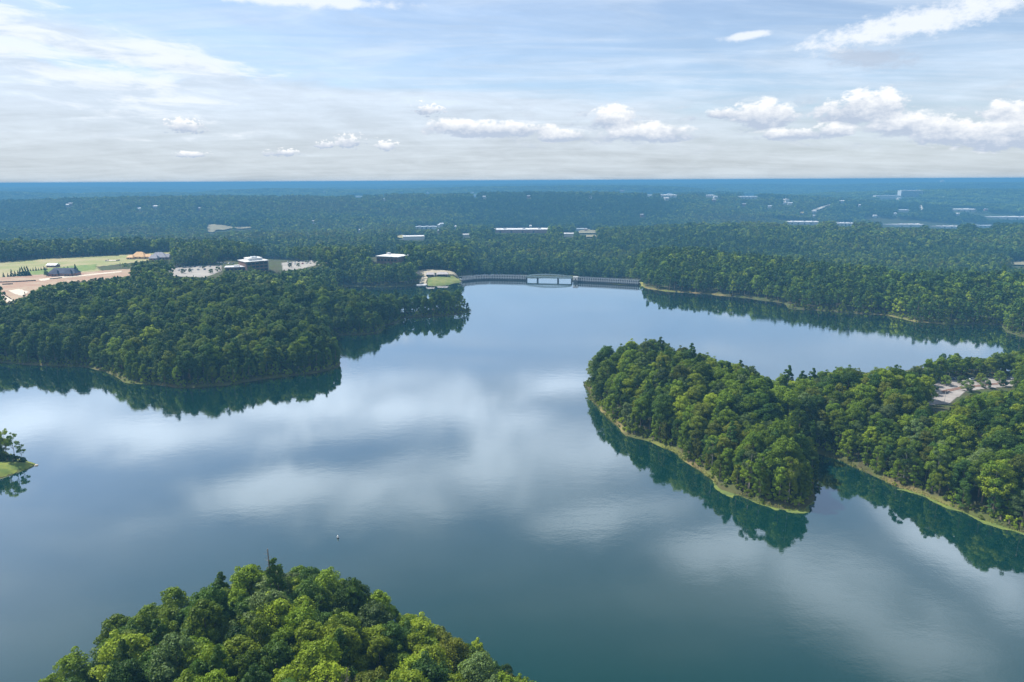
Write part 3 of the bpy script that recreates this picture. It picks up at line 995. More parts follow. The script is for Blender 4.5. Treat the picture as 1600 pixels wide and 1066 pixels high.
def alive(x, y, margin_far=True):
    d = sdist(x, y)
    k = d > 1.8
    for poly in clear:
        if len(poly):
            bb = (x > poly[:, 0].min()) & (x < poly[:, 0].max()) & (y > poly[:, 1].min()) & (y < poly[:, 1].max())
            if bb.any():
                ii = np.where(bb)[0]
                k[ii] &= ~inpoly(x[ii], y[ii], poly)
    for (cx, cy, rr) in EXTRA_CLEAR:
        k &= (x - cx) ** 2 + (y - cy) ** 2 > rr * rr
    return k, d

BUILD_R = math.hypot(*P(800, 436))
def sight(x, y, z, h, lim):
    """shorten or remove plants whose tops would rise in front of the open places; returns scale factor"""
    f = np.ones(x.shape)
    r = np.hypot(x, y)
    skip = rngT.rand(len(x)) < 0.16
    for poly in VIS:
        a = np.array(poly, float)
        big = a[:, 0].max() - a[:, 0].min() > 500 and len(poly) > 14
        pc = a.mean(0)
        x0, x1 = a[:, 0].min() - 3, a[:, 0].max() + 3
        for s in (1.0, 0.9, 0.8, 0.7, 0.6, 0.5, 0.4, 0.25):
            px, py, df = proj(x, y, z + h * f)
            pr_ = 3.9 * FPX / df
            bad = (px > x0) & (px < x1) & (py < a[:, 1].max() + 60) & (py > a[:, 1].min() - 60)
            if not bad.any():
                break
            ii = np.where(bad)[0]
            # crown spans tops and somewhat below
            hit = inpoly(px[ii], py[ii], a) | inpoly(px[ii], py[ii] + 4, a) | inpoly(px[ii] + pr_[ii], py[ii] + 0.9 * pr_[ii], a) | inpoly(px[ii] - pr_[ii], py[ii] + 0.9 * pr_[ii], a)
            if big:
                hit &= ~skip[ii]
            # above the polygon but standing below it
            pbx, pby, _ = proj(x[ii], y[ii], z[ii])
            over = np.zeros(len(ii), bool)
            for tt in (0.2, 0.4, 0.6, 0.8):
                over |= inpoly(px[ii] * (1 - tt) + pbx * tt, py[ii] * (1 - tt) + pby * tt, a)
            hit |= over
            f[ii[hit]] = np.minimum(f[ii[hit]], s * 0.91)
            if s == 0.25:
                f[ii[hit]] = 0
    return f

groups = {}
# near: up to 620 m
x, y = candidates(40, 640, 4.7)
k, d = alive(x, y)
x, y, d = x[k], y[k], d[k]
z = height(x, y)
n = len(x)
tn = fbm(x / 38 + 5, y / 38 + 9, 3)
rnd = rngT.rand(n)
shape = np.where(d < 7, 3, rngT.randint(0, 3, n))
shape = np.where((shape == 3) & (rnd < 0.25), 2, shape)
def pick_tint(n, bias):
    q = rngT.rand(n) + bias
    return np.select([q < 0.24, q < 0.64, q < 0.84, q < 0.93], [2, 0, 1, 3], 4)
tint = pick_tint(n, (tn - 0.5) * 0.6 - 0.26 * ((y > 300) & (x < 0)) - 0.1 * (y > 470))  # cloud shade over the left headland and beyond put into darker leaf tints
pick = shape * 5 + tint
pine = rngT.rand(n) < 0.08
pick = np.where(pine & (d > 6), 20, pick)
sc = rngT.uniform(0.60, 1.10, n) * (0.85 + 0.3 * fbm(x / 30, y / 30 + 50, 2))
sc = np.where(d < 6, sc * 0.84, sc)
r = np.hypot(x, y)
# scrub on the spit: only one cluster of trees
aS = P(10, 724)
spit = (x < P(70, 720)[0] + 2) & (np.abs(y - aS[1]) < 60) & (x < -150) & (d < 60)
spitpoly = poly_px([(70, 735), (62, 712), (34, 717), (-10, 722), (-80, 726), (-80, 800)], 0.5)
k2 = ~inpoly(x, y, spitpoly)
H0 = np.select([pick < 5, pick < 10, pick < 15, pick < 20], [20, 22, 18, 18], 24) * sc
f = sight(x, y, z, H0, None)
# keep the deepest notch between headland and the water behind, and a low hill under the camera
keep = (f > 0.2) & k2
# trees right under the camera stay below the frame
x, y, z, d, r, pick, tint, sc, f = [a[keep] for a in (x, y, z, d, r, pick, tint, sc, f)]
sc = sc * f
near = dict(x=x, y=y, z=z, d=d, r=r, pick=pick, tint=tint, sc=sc)

# which are drawn as individuals: the 300 nearest whose crown stands in the picture
Hn = np.select([pick < 5, pick < 10, pick < 15, pick < 20], [20, 22, 18, 18], 24) * sc
px, py, df = proj(x, y, z + Hn * 0.8)
inview = (px > -15) & (px < 1615) & (py < 1085) & (df > 5)
order = np.argsort(np.where(inview, r, 1e9))
N_IND = 270
ind = order[:N_IND]
isind = np.zeros(len(x), bool); isind[ind] = True

# region of each near tree
def region(x, y):
    out = np.full(len(x), 'left', dtype=object)
    out[(y < 200) & (np.abs(x) < 160)] = 'hill'
    out[(x > 30) & (y > 150) & (y < 470)] = 'head'
    out[(x > 60) & (y >= 470)] = 'right'
    out[(x < -140) & (y < 330)] = 'spit'
    return out
reg = region(x, y)
REG_LABEL = {'hill': 'dense green wood on the foreground hill', 'head': 'dense broadleaf wood covering the headland at right',
             'left': 'dark wood covering the left headland', 'right': 'nearer part of the wood along the far right shore', 'spit': 'trees on the shore beyond the left edge'}
szv = lambda s, rg: np.stack([s * rg.uniform(.82, 1.06, len(s)), s * rg.uniform(.82, 1.06, len(s)), s * rg.uniform(.78, .92, len(s))], -1)
for rg_ in ('hill', 'head', 'left', 'right', 'spit'):
    k = (reg == rg_) & ~isind
    if k.sum() == 0:
        continue
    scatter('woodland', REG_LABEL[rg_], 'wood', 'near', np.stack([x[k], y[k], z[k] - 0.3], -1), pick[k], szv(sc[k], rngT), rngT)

# individual trees: one of each kind built, then copied
IND_MESH = {}
def ind_mesh(k):
    if k not in IND_MESH:
        V, F, tm, h = HI[k]
        IND_MESH[k] = (mesh_from('crown_' + k, V, F, [LEAF['mid green']]), tm.mesh('trunk_' + k, [BARK]))
    return IND_MESH[k]
SH = ('broad_a', 'broad_b', 'broad_c', 'edge')
def lab_tree(rg_, tint, big, px, py, d, kind):
    tw = TINTS5[tint]
    size = 'tall' if big > 1.0 else ('small' if big < 0.78 else 'medium')
    what = 'pine' if kind == 'pine' else 'tree'
    if rg_ == 'hill':
        cx = ['far left foot', 'lower left slope', 'upper left slope', 'crest left of snag', 'crest right of snag', 'upper right slope', 'right slope', 'lower right end'][int(np.clip((px - 60) / 98, 0, 7))]
        row = 'outermost against water' if py < 1066 and d < 24 else ('middle rows' if py < 1010 else 'bottom rows')
        return '%s %s %s, foreground hill, %s, %s' % (size, tw, what, cx, row)
    if rg_ == 'head':
        cx = ['outer left end', 'outer shore', 'middle of outer shore', 'above pointed tip', 'beside narrow cove', 'right of cove', 'inlet shore', 'right edge'][int(np.clip((px - 900) / 88, 0, 7))]
        row = 'at waterline' if d < 6 else ('second row' if d < 14 else 'further inland')
        return '%s %s %s, right headland, %s, %s' % (size, tw, what, cx, row)
    return '%s %s %s on the wooded shore' % (size, tw, what)
def rank_labels(items):
    """items: (object, px, py); trees that still share a label are told apart by their order across the view"""
    by = {}
    for o, px, py in items:
        by.setdefault(o['label'], []).append((px, o))
    ORD = ['leftmost', 'second from left', 'third from left', 'fourth from left', 'fifth from left', 'sixth from left', 'seventh from left', 'eighth from left', 'ninth from left']
    for lab, l in by.items():
        if len(l) < 2: continue
        l.sort(key=lambda t: t[0])
        for i, (_, o) in enumerate(l):
            o['label'] = lab + ', ' + ('rightmost' if i == len(l) - 1 else ORD[min(i, 8)])
TINTS5 = ('mid green', 'bright yellow-green', 'dark green', 'grey-green', 'olive')
rI = random.Random(4)
def put_tree(kind, tint, loc, s, label, group, bark=None, rz=None):
    cm, tm = ind_mesh(kind)
    root = empty('pine_tree' if kind == 'pine' else 'broadleaf_tree', loc, rI.uniform(0, 6.28) if rz is None else rz)
    root.scale = (s * rI.uniform(.82, 1.06), s * rI.uniform(.82, 1.06), s * (1 if bark else rI.uniform(.82, .94)))
    tag(root, label, 'tree', group)
    for nm, me in (('trunk', tm), ('crown', cm)):
        o = link(nm, me, root)
        o.material_slots[0].link = 'OBJECT'
        o.material_slots[0].material = (bark or BARK) if nm == 'trunk' else LEAF[TINTS5[tint]]
    return root
px, py, _ = proj(x, y, z + Hn * 0.8)
GR = {'hill': 'trees of the wood on the foreground hill', 'head': 'trees of the wood on the right headland', 'spit': 'trees on the grassy spit'}
RANK = []
for i in ind:
    pk = int(pick[i])
    kind = SH[pk // 5] if pk < 20 else 'pine'
    tt = pk % 5 if pk < 20 else 2
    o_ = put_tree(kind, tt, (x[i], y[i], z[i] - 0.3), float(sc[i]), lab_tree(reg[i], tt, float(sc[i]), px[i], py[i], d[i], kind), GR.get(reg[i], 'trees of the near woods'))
    RANK.append((o_, px[i], py[i]))
rank_labels(RANK)

# middle distance
x, y = candidates(640, 1500, 5.9, 40)
k, d = alive(x, y); x, y, d = x[k], y[k], d[k]
z = height(x, y); n = len(x)
tn = fbm(x / 60 + 5, y / 60 + 9, 3)
tn = tn * 0.5 + 0.5 * fbm(x / 170 + 15, y / 130 + 9, 3)
tint = pick_tint(n, (tn - 0.5) * 2.0 - 0.14)  # constant bias darkens the leaf tints in place of cloud shade
shape = np.where(d < 7, 2, rngT.randint(0, 3, n)); shape = np.where(rngT.rand(n) < 0.10, 3, shape)
pick = shape * 5 + np.where(shape == 3, 2, tint)
sc = rngT.uniform(0.72, 1.15, n) * (0.85 + 0.35 * fbm(x / 50, y / 50 + 50, 2))
f = sight(x, y, z, 21 * sc, None)
sc = sc * f
# everything on the strip right below the dam's crest stays low
k = f > 0.2
x, y, z, pick, sc = x[k], y[k], z[k], pick[k], sc[k]
rt = x > 60
for lab, m in (('mixed wood behind the left headland and the construction site', ~rt & (y < 1000)), ('wood on the far right shore of the lake', rt & (y < 850)),
               ('wooded low ground left of the dam', ~rt & (y >= 1000)), ('wooded ridge slope behind the dam', rt & (y >= 850))):
    scatter('woodland', lab, 'wood', 'mid', np.stack([x[m], y[m], z[m] - 0.3], -1), pick[m], szv(sc[m], rngT), rngT)

# far
x, y = candidates(1500, 3600, 8.4, 39)
k, d = alive(x, y); x, y = x[k], y[k]
z = height(x, y); n = len(x)
tn = fbm(x / 380 + 5, y / 260 + 9, 4)
tint = pick_tint(n, (tn - 0.5) * 3.4 - 0.12)
pick = rngT.randint(0, 4, n) * 5 + tint
sc = rngT.uniform(0.75, 1.2, n) * (0.8 + 0.5 * fbm(x / 90, y / 90 + 50, 2))
f = sight(x, y, z, 19 * sc, None); k = f > 0.2; sc = sc * f
scatter('distant_forest', 'blue-green forest over low hills beyond the lake', 'forest', 'far', np.stack([x[k], y[k], z[k] - 0.3], -1), pick[k], szv(sc[k], rngT), rngT)

x, y = candidates(3600, 8800, 27, 39)
k, d = alive(x, y); x, y = x[k], y[k]
z = height(x, y); n = len(x)
tn = fbm(x / 1100 + 5, y / 700 + 9, 4)
pick = rngT.randint(0, 3, n) * 2 + (rngT.rand(n) + (0.5 - tn) * 4.5 > 0.55)
sc = rngT.uniform(0.8, 1.2, n)
f = sight(x, y, z, 19 * sc, None); k = f > 0.2; sc = sc * f
scatter('far_forest', 'hazy blue forest reaching towards the horizon', 'forest', 'clump', np.stack([x[k], y[k], z[k] - 0.3], -1), pick[k], szv(sc[k], rngT), rngT)

# ------------------------------------------------------------------ undergrowth on the banks
x, y = candidates(60, 700, 2.6)
d = sdist(x, y)
k = (d > 0.3) & (d < 6) & (rngT.rand(len(x)) < 0.8)
x, y, d = x[k], y[k], d[k]
for poly in clear:
    kk = ~inpoly(x, y, poly); x, y, d = x[kk], y[kk], d[kk]
kk = ~inpoly(x, y, spitpoly); x, y, d = x[kk], y[kk], d[kk]
z = height(x, y)
s = rngT.uniform(0.35, 1.15, len(x)) * np.where(d < 1.5, 0.5, 1)
scatter('shore_undergrowth', 'low green bushes and saplings along the wooded banks', 'bushes', 'near', np.stack([x, y, z - 0.1], -1), np.full(len(x), 22), szv(s, rngT), rngT)

#DETAILS
# ------------------------------------------------------------------ sheets laid on the land
def drape(name, poly, step, dz, m, kind='structure', mask=None, label=None, cat=None, zfun=None):
    poly = np.asarray(poly)[:, :2]
    x0, y0 = poly.min(0); x1, y1 = poly.max(0)
    gx = np.arange(x0 - step, x1 + step * 2, step); gy = np.arange(y0 - step, y1 + step * 2, step)
    X_, Y_ = np.meshgrid(gx, gy)
    cx = (X_[:-1, :-1] + X_[1:, 1:]) / 2; cy = (Y_[:-1, :-1] + Y_[1:, 1:]) / 2
    ins = inpoly(cx.ravel(), cy.ravel(), poly).reshape(cx.shape) if mask is None else mask(cx, cy)
    jj, ii = np.where(ins)
    nx = X_.shape[1]
    q = np.stack([jj * nx + ii, jj * nx + ii + 1, (jj + 1) * nx + ii + 1, (jj + 1) * nx + ii], -1)
    used, inv = np.unique(q, return_inverse=True)
    xv, yv = X_.ravel()[used], Y_.ravel()[used]
    zv = (height(xv, yv) if zfun is None else zfun(xv, yv)) + dz
    me = mesh_from(name, np.stack([xv, yv, zv], -1), inv.reshape(-1, 4), m, True)
    return tag(link(name, me), label, cat, kind=kind)

M_FIELD = mat('dry_grass', (0.20, 0.21, 0.07), 0.95, scale=0.03, c2=(0.30, 0.25, 0.13), bump=0.2)
M_LAWN = mat('lawn', (0.09, 0.15, 0.025), 0.95, scale=0.15, c2=(0.15, 0.19, 0.04))
M_EARTH = mat('red_earth', (0.27, 0.16, 0.105), 0.95, scale=0.06, c2=(0.31, 0.235, 0.16), bump=0.2)
M_GRAVEL = mat('pale_gravel', (0.50, 0.44, 0.36), 0.95, scale=0.1, c2=(0.50, 0.42, 0.33))
M_ASPHALT = mat('worn_asphalt', (0.27, 0.25, 0.235), 0.9, scale=0.12, c2=(0.20, 0.18, 0.17))
M_LOT = mat('pale_concrete_paving', (0.29, 0.27, 0.24), 0.9, scale=0.08, c2=(0.23, 0.21, 0.19))
M_SAND = mat('sand', (0.38, 0.33, 0.25), 0.95, scale=0.1, c2=(0.28, 0.25, 0.18))
M_CONC = mat('concrete', (0.42, 0.44, 0.46), 0.85, scale=0.3, c2=(0.32, 0.34, 0.36))
M_DCONC = mat('dark_wet_concrete', (0.075, 0.085, 0.095), 0.8, scale=0.3, c2=(0.05, 0.06, 0.07))
M_RAIL = mat('grey_painted_steel', (0.34, 0.38, 0.42), 0.6, scale=0.5, vary=0.2)
M_TRUSS = mat('green_grey_steel', (0.20, 0.27, 0.29), 0.6, scale=0.5, vary=0.2)
M_WHITE = mat('white_membrane_roof', (0.64, 0.63, 0.62), 0.7, scale=0.05, vary=0.12)
M_PALEWALL = mat('pale_grey_cladding', (0.50, 0.54, 0.58), 0.7, scale=0.2, vary=0.12)
M_BROWN = mat('brown_brick_wall', (0.20, 0.115, 0.085), 0.9, scale=0.4, vary=0.3)
M_REDW = mat('reddish_wall', (0.36, 0.20, 0.16), 0.9, scale=0.2, vary=0.25)
M_GREYR = mat('grey_roof', (0.32, 0.32, 0.35), 0.8, scale=0.2, vary=0.3)
M_DARKR = mat('dark_blue_shingles', (0.045, 0.055, 0.10), 0.8, scale=0.3, vary=0.35)
M_OSB = mat('raw_timber_sheathing', (0.68, 0.42, 0.20), 0.8, scale=0.3, vary=0.2)
M_GLASS = mat('dark_window_glass', (0.02, 0.03, 0.045), 0.15, scale=0.3, vary=0.2, spec=0.5)
M_BLACK = mat('black_fabric', (0.03, 0.028, 0.03), 0.9, scale=0.3, vary=0.2)
M_ALGAE = mat('algae_mat', (0.13, 0.165, 0.03), 0.8, scale=0.35, c2=(0.075, 0.11, 0.03))
M_REED = mat('bank_grass', (0.20, 0.20, 0.04), 0.9, scale=0.5, c2=(0.11, 0.15, 0.03))

PWORLD = lambda pl, z: poly_px(pl, z)
drape('field', PWORLD(FIELD, ZF), 4, 0.12, M_FIELD)
drape('lawn', PWORLD([(44, 424), (72, 420), (150, 413), (150, 421), (100, 428), (44, 431)], ZF), 3, 0.22, M_LAWN)
drape('bare_earth', PWORLD(EARTH, ZF), 3, 0.3, M_EARTH)
drape('gravel_pad', PWORLD([(12, 455), (30, 452), (46, 457), (34, 463), (28, 462)], ZF), 1.5, 0.4, M_GRAVEL)
drape('gravel_road', PWORLD([(60, 437), (100, 432), (112, 432), (150, 428), (190, 424), (190, 425.5), (150, 430), (90, 435.5), (64, 440)], ZF), 1.5, 0.38, M_GRAVEL)
drape('gravel_road', PWORLD([(-20, 458), (2, 460), (24, 470), (18, 474), (-20, 464)], ZF), 1.5, 0.38, M_GRAVEL)
drape('parking_lot', PWORLD(LOTL, 21), 2, 0.15, M_LOT)
drape('parking_lot', PWORLD(LOTR, 20), 2, 0.15, M_LOT)
drape('parking_lot', PWORLD(EPARK, 5.5), 1.0, 0.12, M_ASPHALT)
drape('planting_strip', PWORLD([(1470, 611), (1500, 605), (1545, 600), (1590, 597), (1590, 598.5), (1545, 602.5), (1502, 608), (1474, 615)], 5.5), 0.7, 0.22, mat('brown_mulch', (0.17, 0.10, 0.075), 0.95, scale=0.5, vary=0.3))
drape('sand_beach', PWORLD([(650, 430), (664, 428), (690, 428.5), (716, 430.2), (722, 431.2), (690, 433), (680, 435), (668, 436), (664, 444.5), (652, 444), (656, 438), (664, 433.5), (650, 433)], 3), 1.5, 0.25, M_SAND)
drape('lawn', PWORLD([(668, 437), (700, 434), (722, 432), (736, 433), (734, 438), (712, 440.5), (690, 444), (668, 445)], 3), 1.5, 0.2, mat('beach_lawn', (0.10, 0.14, 0.03), 0.95, scale=0.1, c2=(0.17, 0.18, 0.05)))
drape('lawn', PWORLD([(990, 438), (1004, 437), (1005, 443), (994, 443)], 3), 1.0, 0.25, mat('bank_lawn', (0.27, 0.26, 0.06), 0.95, scale=0.2, vary=0.2))
for nm, lab, g, st in PW_:
    r = math.hypot(*g[0][:2])
    drape(nm, g, max(2.0, r / 500), 0.8 + r / 900, {'tan': mat('tan_soil', (0.22, 0.20, 0.12), 0.95, scale=0.03, vary=0.25), 'pale': mat('pale_track', (0.55, 0.53, 0.46), 0.95, scale=0.03, vary=0.15), 'grass': M_FIELD}[st])

# grassy spit, algae and reeds along the banks
drape('grass', poly_px([(75, 735), (64, 710), (30, 706), (-120, 690), (-120, 800)], 0), 0.8, 0.10, mat('spit_grass', (0.075, 0.12, 0.018), 0.95, scale=0.25, c2=(0.16, 0.19, 0.03)),
      mask=lambda a, b: (sdist(a, b) > 0.5) & inpoly(a.ravel(), b.ravel(), poly_px([(75, 740), (64, 706), (-150, 690), (-150, 805)], 0)).reshape(a.shape))
def near_line(line, w):
    L = np.array([P(*q) for q in line])
    def f(a, b):
        d2 = np.full(a.shape, 1e9)
        for (ax, ay), (bx, by) in zip(L[:-1], L[1:]):
            vx, vy = bx - ax, by - ay
            t = np.clip(((a - ax) * vx + (b - ay) * vy) / (vx * vx + vy * vy), 0, 1)
            d2 = np.minimum(d2, (a - ax - t * vx) ** 2 + (b - ay - t * vy) ** 2)
        return np.sqrt(d2) < w
    return f, L
for lab, line, wd in (('yellow-green algae mat floating along the pointed tip of the right headland', [(1129, 764), (1166, 780), (1191, 790), (1225, 799), (1262, 798)], 2.2),
                      ('bright yellow-green algae band along the inlet shore at right', [(1441, 776), (1489, 795), (1537, 815), (1600, 835), (1660, 855)], 1.7)):
    nf_, L = near_line(line, 9)
    box = [(L[:, 0].min() - 6, L[:, 1].min() - 6), (L[:, 0].max() + 6, L[:, 1].min() - 6), (L[:, 0].max() + 6, L[:, 1].max() + 6), (L[:, 0].min() - 6, L[:, 1].max() + 6)]
    drape('algae_mat', box, 0.35, 0.035, M_ALGAE, 'stuff', lambda a, b: nf_(a, b) & ((sdist(a, b) < 0.5) & (sdist(a, b) > -wd * np.clip(4.2 * fbm(a / 9, b / 9, 3) - 1.2, 0, 1.5))), lab, 'algae', zfun=lambda a, b: np.zeros(a.shape))
# reeds: thin upright blades on the right headland's outer bank
rg = np.random.RandomState(21)
xs, ys = jgrid(20, 260, 190, 420, 0.55)
dd_ = sdist(xs, ys)
kk = (dd_ > -0.5) & (dd_ < 1.5) & (fbm(xs / 12, ys / 12, 3) > 0.42)
xs, ys = xs[kk], ys[kk]
zs = np.maximum(height(xs, ys), 0)
n = len(xs)
an = rg.rand(n) * 6.283; wv = 0.22; hh_ = rg.uniform(0.3, 0.95, n)
dx, dy = np.cos(an) * wv, np.sin(an) * wv
V = np.stack([np.stack([xs - dx, ys - dy, zs - 0.1], -1), np.stack([xs + dx, ys + dy, zs - 0.1], -1), np.stack([xs + dy * .8, ys + dx * .8, zs + hh_], -1)], 1).reshape(-1, 3)
me = mesh_from('bank_reeds', V, np.arange(n * 3).reshape(-1, 3), M_REED)
tag(link('bank_reeds', me), 'yellowish reeds and grass along the bank of the right headland', 'reeds', kind='stuff')

# ------------------------------------------------------------------ dam walkway and bridge
def at0(px, py, z=0.0):
    p = P(px, py, z); return Vector((p[0], p[1], 0))
def walkway(pts, label, n_post):
    pts = [at0(*p) for p in pts]
    root = empty('dam_walkway', pts[0])
    tag(root, label, 'walkway', 'railed walkways on the dam')
    seg = [(b - a).length for a, b in zip(pts[:-1], pts[1:])]
    tot_ = sum(seg)
    base = MB(); deck = MB(); rail = MB(); mid = MB(); curb = MB()
    def obox(mb, a, b, w0, w1, z0, z1):
        d = (b - a).normalized(); nrm = Vector((-d.y, d.x, 0))
        if nrm.y < 0: nrm = -nrm
        q = [a + nrm * w0, b + nrm * w0, b + nrm * w1, a + nrm * w1]
        mb.prism([(v.x - pts[0].x, v.y - pts[0].y) for v in q], z0, z1)
    for a, b in zip(pts[:-1], pts[1:]):
        obox(base, a, b, 0.0, 6.0, -2, 2.6)
        obox(deck, a, b, -0.5, 6.2, 2.6, 3.05)
        obox(rail, a, b, -0.42, -0.02, 5.6, 5.95)
        obox(rail, a, b, 5.6, 6.0, 5.6, 5.95)
        obox(mid, a, b, 1.2, 1.6, 3.05, 5.2)
    base.build('base_wall', M_DCONC, root); deck.build('deck', M_RAIL, root); rail.build('top_rail', M_RAIL, root)
    mid.build('back_wall', M_DCONC, root)
    pm = MB().box(-0.42, 0.42, -0.3, 0.3, 0, 4.1).mesh('post', M_CONC)
    for i in range(n_post):
        s = tot_ * (i + 0.5) / n_post
        for a, b, l in zip(pts[:-1], pts[1:], seg):
            if s <= l: break
            s -= l
        p = a + (b - a) * (s / l)
        d = (b - a).normalized(); nrm = Vector((-d.y, d.x, 0))
        if nrm.y < 0: nrm = -nrm
        q = p - nrm * 0.75 - pts[0]
        link('post', pm, root, (q.x, q.y, 1.6), math.atan2(d.y, d.x))
walkway([(722, 440.5), (742, 438.3), (765, 437.2), (792, 437.7), (822, 438.4)], 'long grey railed walkway on the dam left of the arched bridge', 40)
walkway([(902, 441), (950, 443.3), (998, 446.2)], 'grey railed walkway on the dam right of the arched bridge', 34)

a, b = at0(822, 438.6), at0(893, 440.4)
br = empty('arched_bridge', a, math.atan2((b - a).y, (b - a).x))
tag(br, 'low arched steel truss bridge over the open spillway in the dam', 'bridge')
LB = (b - a).length
MB().box(0, LB, 0.4, 5.2, 4.1, 4.7).build('deck', M_TRUSS, br)
def arch(t): return 5.6 + 2.3 * math.sin(math.pi * t) ** 0.8
npn = 14
for side, yy in ((0, 0.0), (1, 5.4)):
    mb = MB(); mb2 = MB()
    for i in range(npn):
        t0, t1 = i / npn, (i + 1) / npn
        mb.tube((LB * t0, yy, arch(t0)), (LB * t1, yy, arch(t1)), 0.34, 0.34, 6)
    mb.build('top_chord', M_TRUSS, br)
    MB().box(0, LB, yy - 0.3, yy + 0.3, 3.75, 4.4).build('bottom_chord', M_TRUSS, br)
    for i in range(npn + 1):
        t0 = i / npn
        MB().tube((LB * t0, yy, 4.2), (LB * t0, yy, arch(t0)), 0.2, 0.2, 4).build('truss_vertical', M_TRUSS, br)
        if i < npn:
            t1 = (i + 1) / npn
            MB().tube((LB * t0, yy, 4.3), (LB * t1, yy, arch(t1)), 0.16, 0.16, 4).build('truss_diagonal', M_TRUSS, br)
    MB().box(0, LB, yy - 0.12, yy + 0.12, 4.4, 5.1).build('side_panel', M_TRUSS, br)
for t in (0.0, 0.25, 0.70, 1.0):
    MB().box(LB * t - 0.8, LB * t + 0.8, 0.6, 4.8, -3, 3.8).build('pier', M_DCONC, br)
p = at0(899, 441.6)
tw = empty('intake_tower', p, math.atan2((b - a).y, (b - a).x))
tag(tw, 'square pale topped intake tower between bridge and right walkway', 'tower')
MB().box(-2.6, 2.6, 0, 5.2, -3, 2.8).build('shaft', M_DCONC, tw)
MB().box(-2.8, 2.8, -0.2, 5.4, 2.8, 6.4).build('gatehouse', mat('pale_concrete', (0.55, 0.54, 0.52), 0.8, scale=0.3, vary=0.15), tw)
MB().box(-3.0, 3.0, -0.4, 5.6, 6.4, 6.7).build('roof', M_CONC, tw)
MB().box(-0.6, 0.6, -0.26, -0.20, 3.0, 5.0).build('door', M_BLACK, tw)

# ------------------------------------------------------------------ buildings
def zat(x, y): return float(height(np.array([x]), np.array([y]))[0])
def place(px, py, z=None):
    if z is None:
        x, y, z = G(px, py)
    else:
        x, y = P(px, py, z)
    return x, y, z

# white three-storey office
x, y, z = place(420, 423, 20)
o = empty('office_building', (x, y, z), R(40))
tag(o, 'three storey office with white roof, brown left side and pale right side', 'building')
W1, W2, HO = 25, 26, 11.5       # local +y runs along the right face, -x along the left one
rz = R(0)
def fbox(*a): return MB().box(*a)
fbox(-W1, 0, 0, W2, -2, HO).build('core_wall', M_BROWN, o)
fbox(0.0, 0.25, -0.1, W2, -2, HO).build('pale_wall', M_PALEWALL, o)
fbox(-W1 - 0.6, 0.8, -0.8, W2 + 0.6, HO, HO + 0.7).build('roof', M_WHITE, o)
ph = fbox(-W1 * 0.8, -4, 6, W2 - 5, HO + 0.7, HO + 3.6).build('roof_penthouse', M_WHITE, o)
fbox(-15, -9, 9, 15, HO + 3.6, HO + 4.8).build('plant_unit', M_PALEWALL, ph)
for fl in range(3):
    for j in range(5):
        x0 = -W1 + 1.4 + j * 4.7
        fbox(x0, x0 + 3.6, -0.12, 0.02, fl * 3.7 + 1.0, fl * 3.7 + 2.9).build('window', M_GLASS, o)
for (j, fl) in ((3, 2), (9, 0), (17, 2), (17, 1), (20, 2)):
    fbox(0.24, 0.32, j, j + 2.6, fl * 3.7 + 1.0, fl * 3.7 + 2.8).build('window', M_GLASS, o)

# low office left of it
x, y, z = place(352, 425, 21)
o = empty('low_office', (x, y, z), R(16))
tag(o, 'low brown office with pale flat roof between pale car park and three storey office', 'building')
fbox(0, 27, 0, 14, -2, 4.6).build('wall', M_BROWN, o)
fbox(-0.8, 27.8, -0.8, 14.8, 4.6, 5.3).build('roof', mat('light_grey_roof', (0.55, 0.55, 0.6), 0.7, scale=0.1, vary=0.2), o)
fbox(9, 15, 4, 9, 5.3, 6.6).build('roof_unit', M_WHITE, o)
for j in range(6):
    fbox(1.4 + j * 4.3, 4.4 + j * 4.3, -0.1, 0.03, 1.0, 3.4).build('window', M_GLASS, o)

# brown building with a white roof, left of the beach
x, y, z = place(604, 411, 19)
o = empty('flat_roofed_building', (x, y, z), R(-24))
tag(o, 'brown building with tilted looking white flat roof rising from dark trees', 'building')
fbox(-15, 17, 0, 28, -2, 7.6).build('wall', M_BROWN, o)
fbox(-15.8, 17.8, -0.8, 28.8, 7.6, 8.4).build('roof', M_WHITE, o)
fbox(-13, -9, 20, 24, 8.4, 10.6).build('roof_unit', M_WHITE, o)
for j in range(6):
    fbox(-13 + j * 5, -10 + j * 5, -0.1, 0.03, 2.4, 5.0).build('window', M_GLASS, o)

# unfinished house with raw timber roof, and grey roofed house
def hip_house(nm, lab, px, py, z0, wing, mroof, mwall, rot):
    x, y, z = place(px, py, z0)
    o = empty(nm, (x, y, z), R(rot)); tag(o, lab, 'house')
    for (x0, x1, y0, y1, hw, hr, hip) in wing:
        w = fbox(x0 + 0.6, x1 - 0.6, y0 + 0.6, y1 - 0.6, -1, hw).build('wall', mwall, o)
        MB().gable(x0, x1, y0, y1, hw, hr, hip).build('roof', mroof, o)
        for j in range(2):
            xx = x0 + (x1 - x0) * (0.3 + 0.35 * j)
            fbox(xx - 1, xx + 1, y0 + 0.5, y0 + 0.62, 0.8, hw - 0.6).build('window', M_GLASS, w)
    return o
hip_house('unfinished_house', 'unfinished house with raw orange timber sheathed roof beyond the field', 216, 405, ZF, [(-11, 9, 0, 12, 3.0, 9.0, 6), (5, 17, 2, 10, 2.8, 6.2, 3), (-14, -4, -5, 4, 2.6, 5.4, 3)], M_OSB, M_OSB, -6)
hip_house('shingled_house', 'grey shingled large house with several hips right of the orange timber roof', 245, 406, ZF, [(-10, 12, 0, 14, 3.0, 9.2, 7), (4, 24, 3, 12, 2.8, 6.8, 4), (-8, 4, -7, 3, 2.6, 6.6, 3)], mat('grey_shingles', (0.30, 0.29, 0.33), 0.8, scale=0.3, vary=0.2), M_REDW, 4)
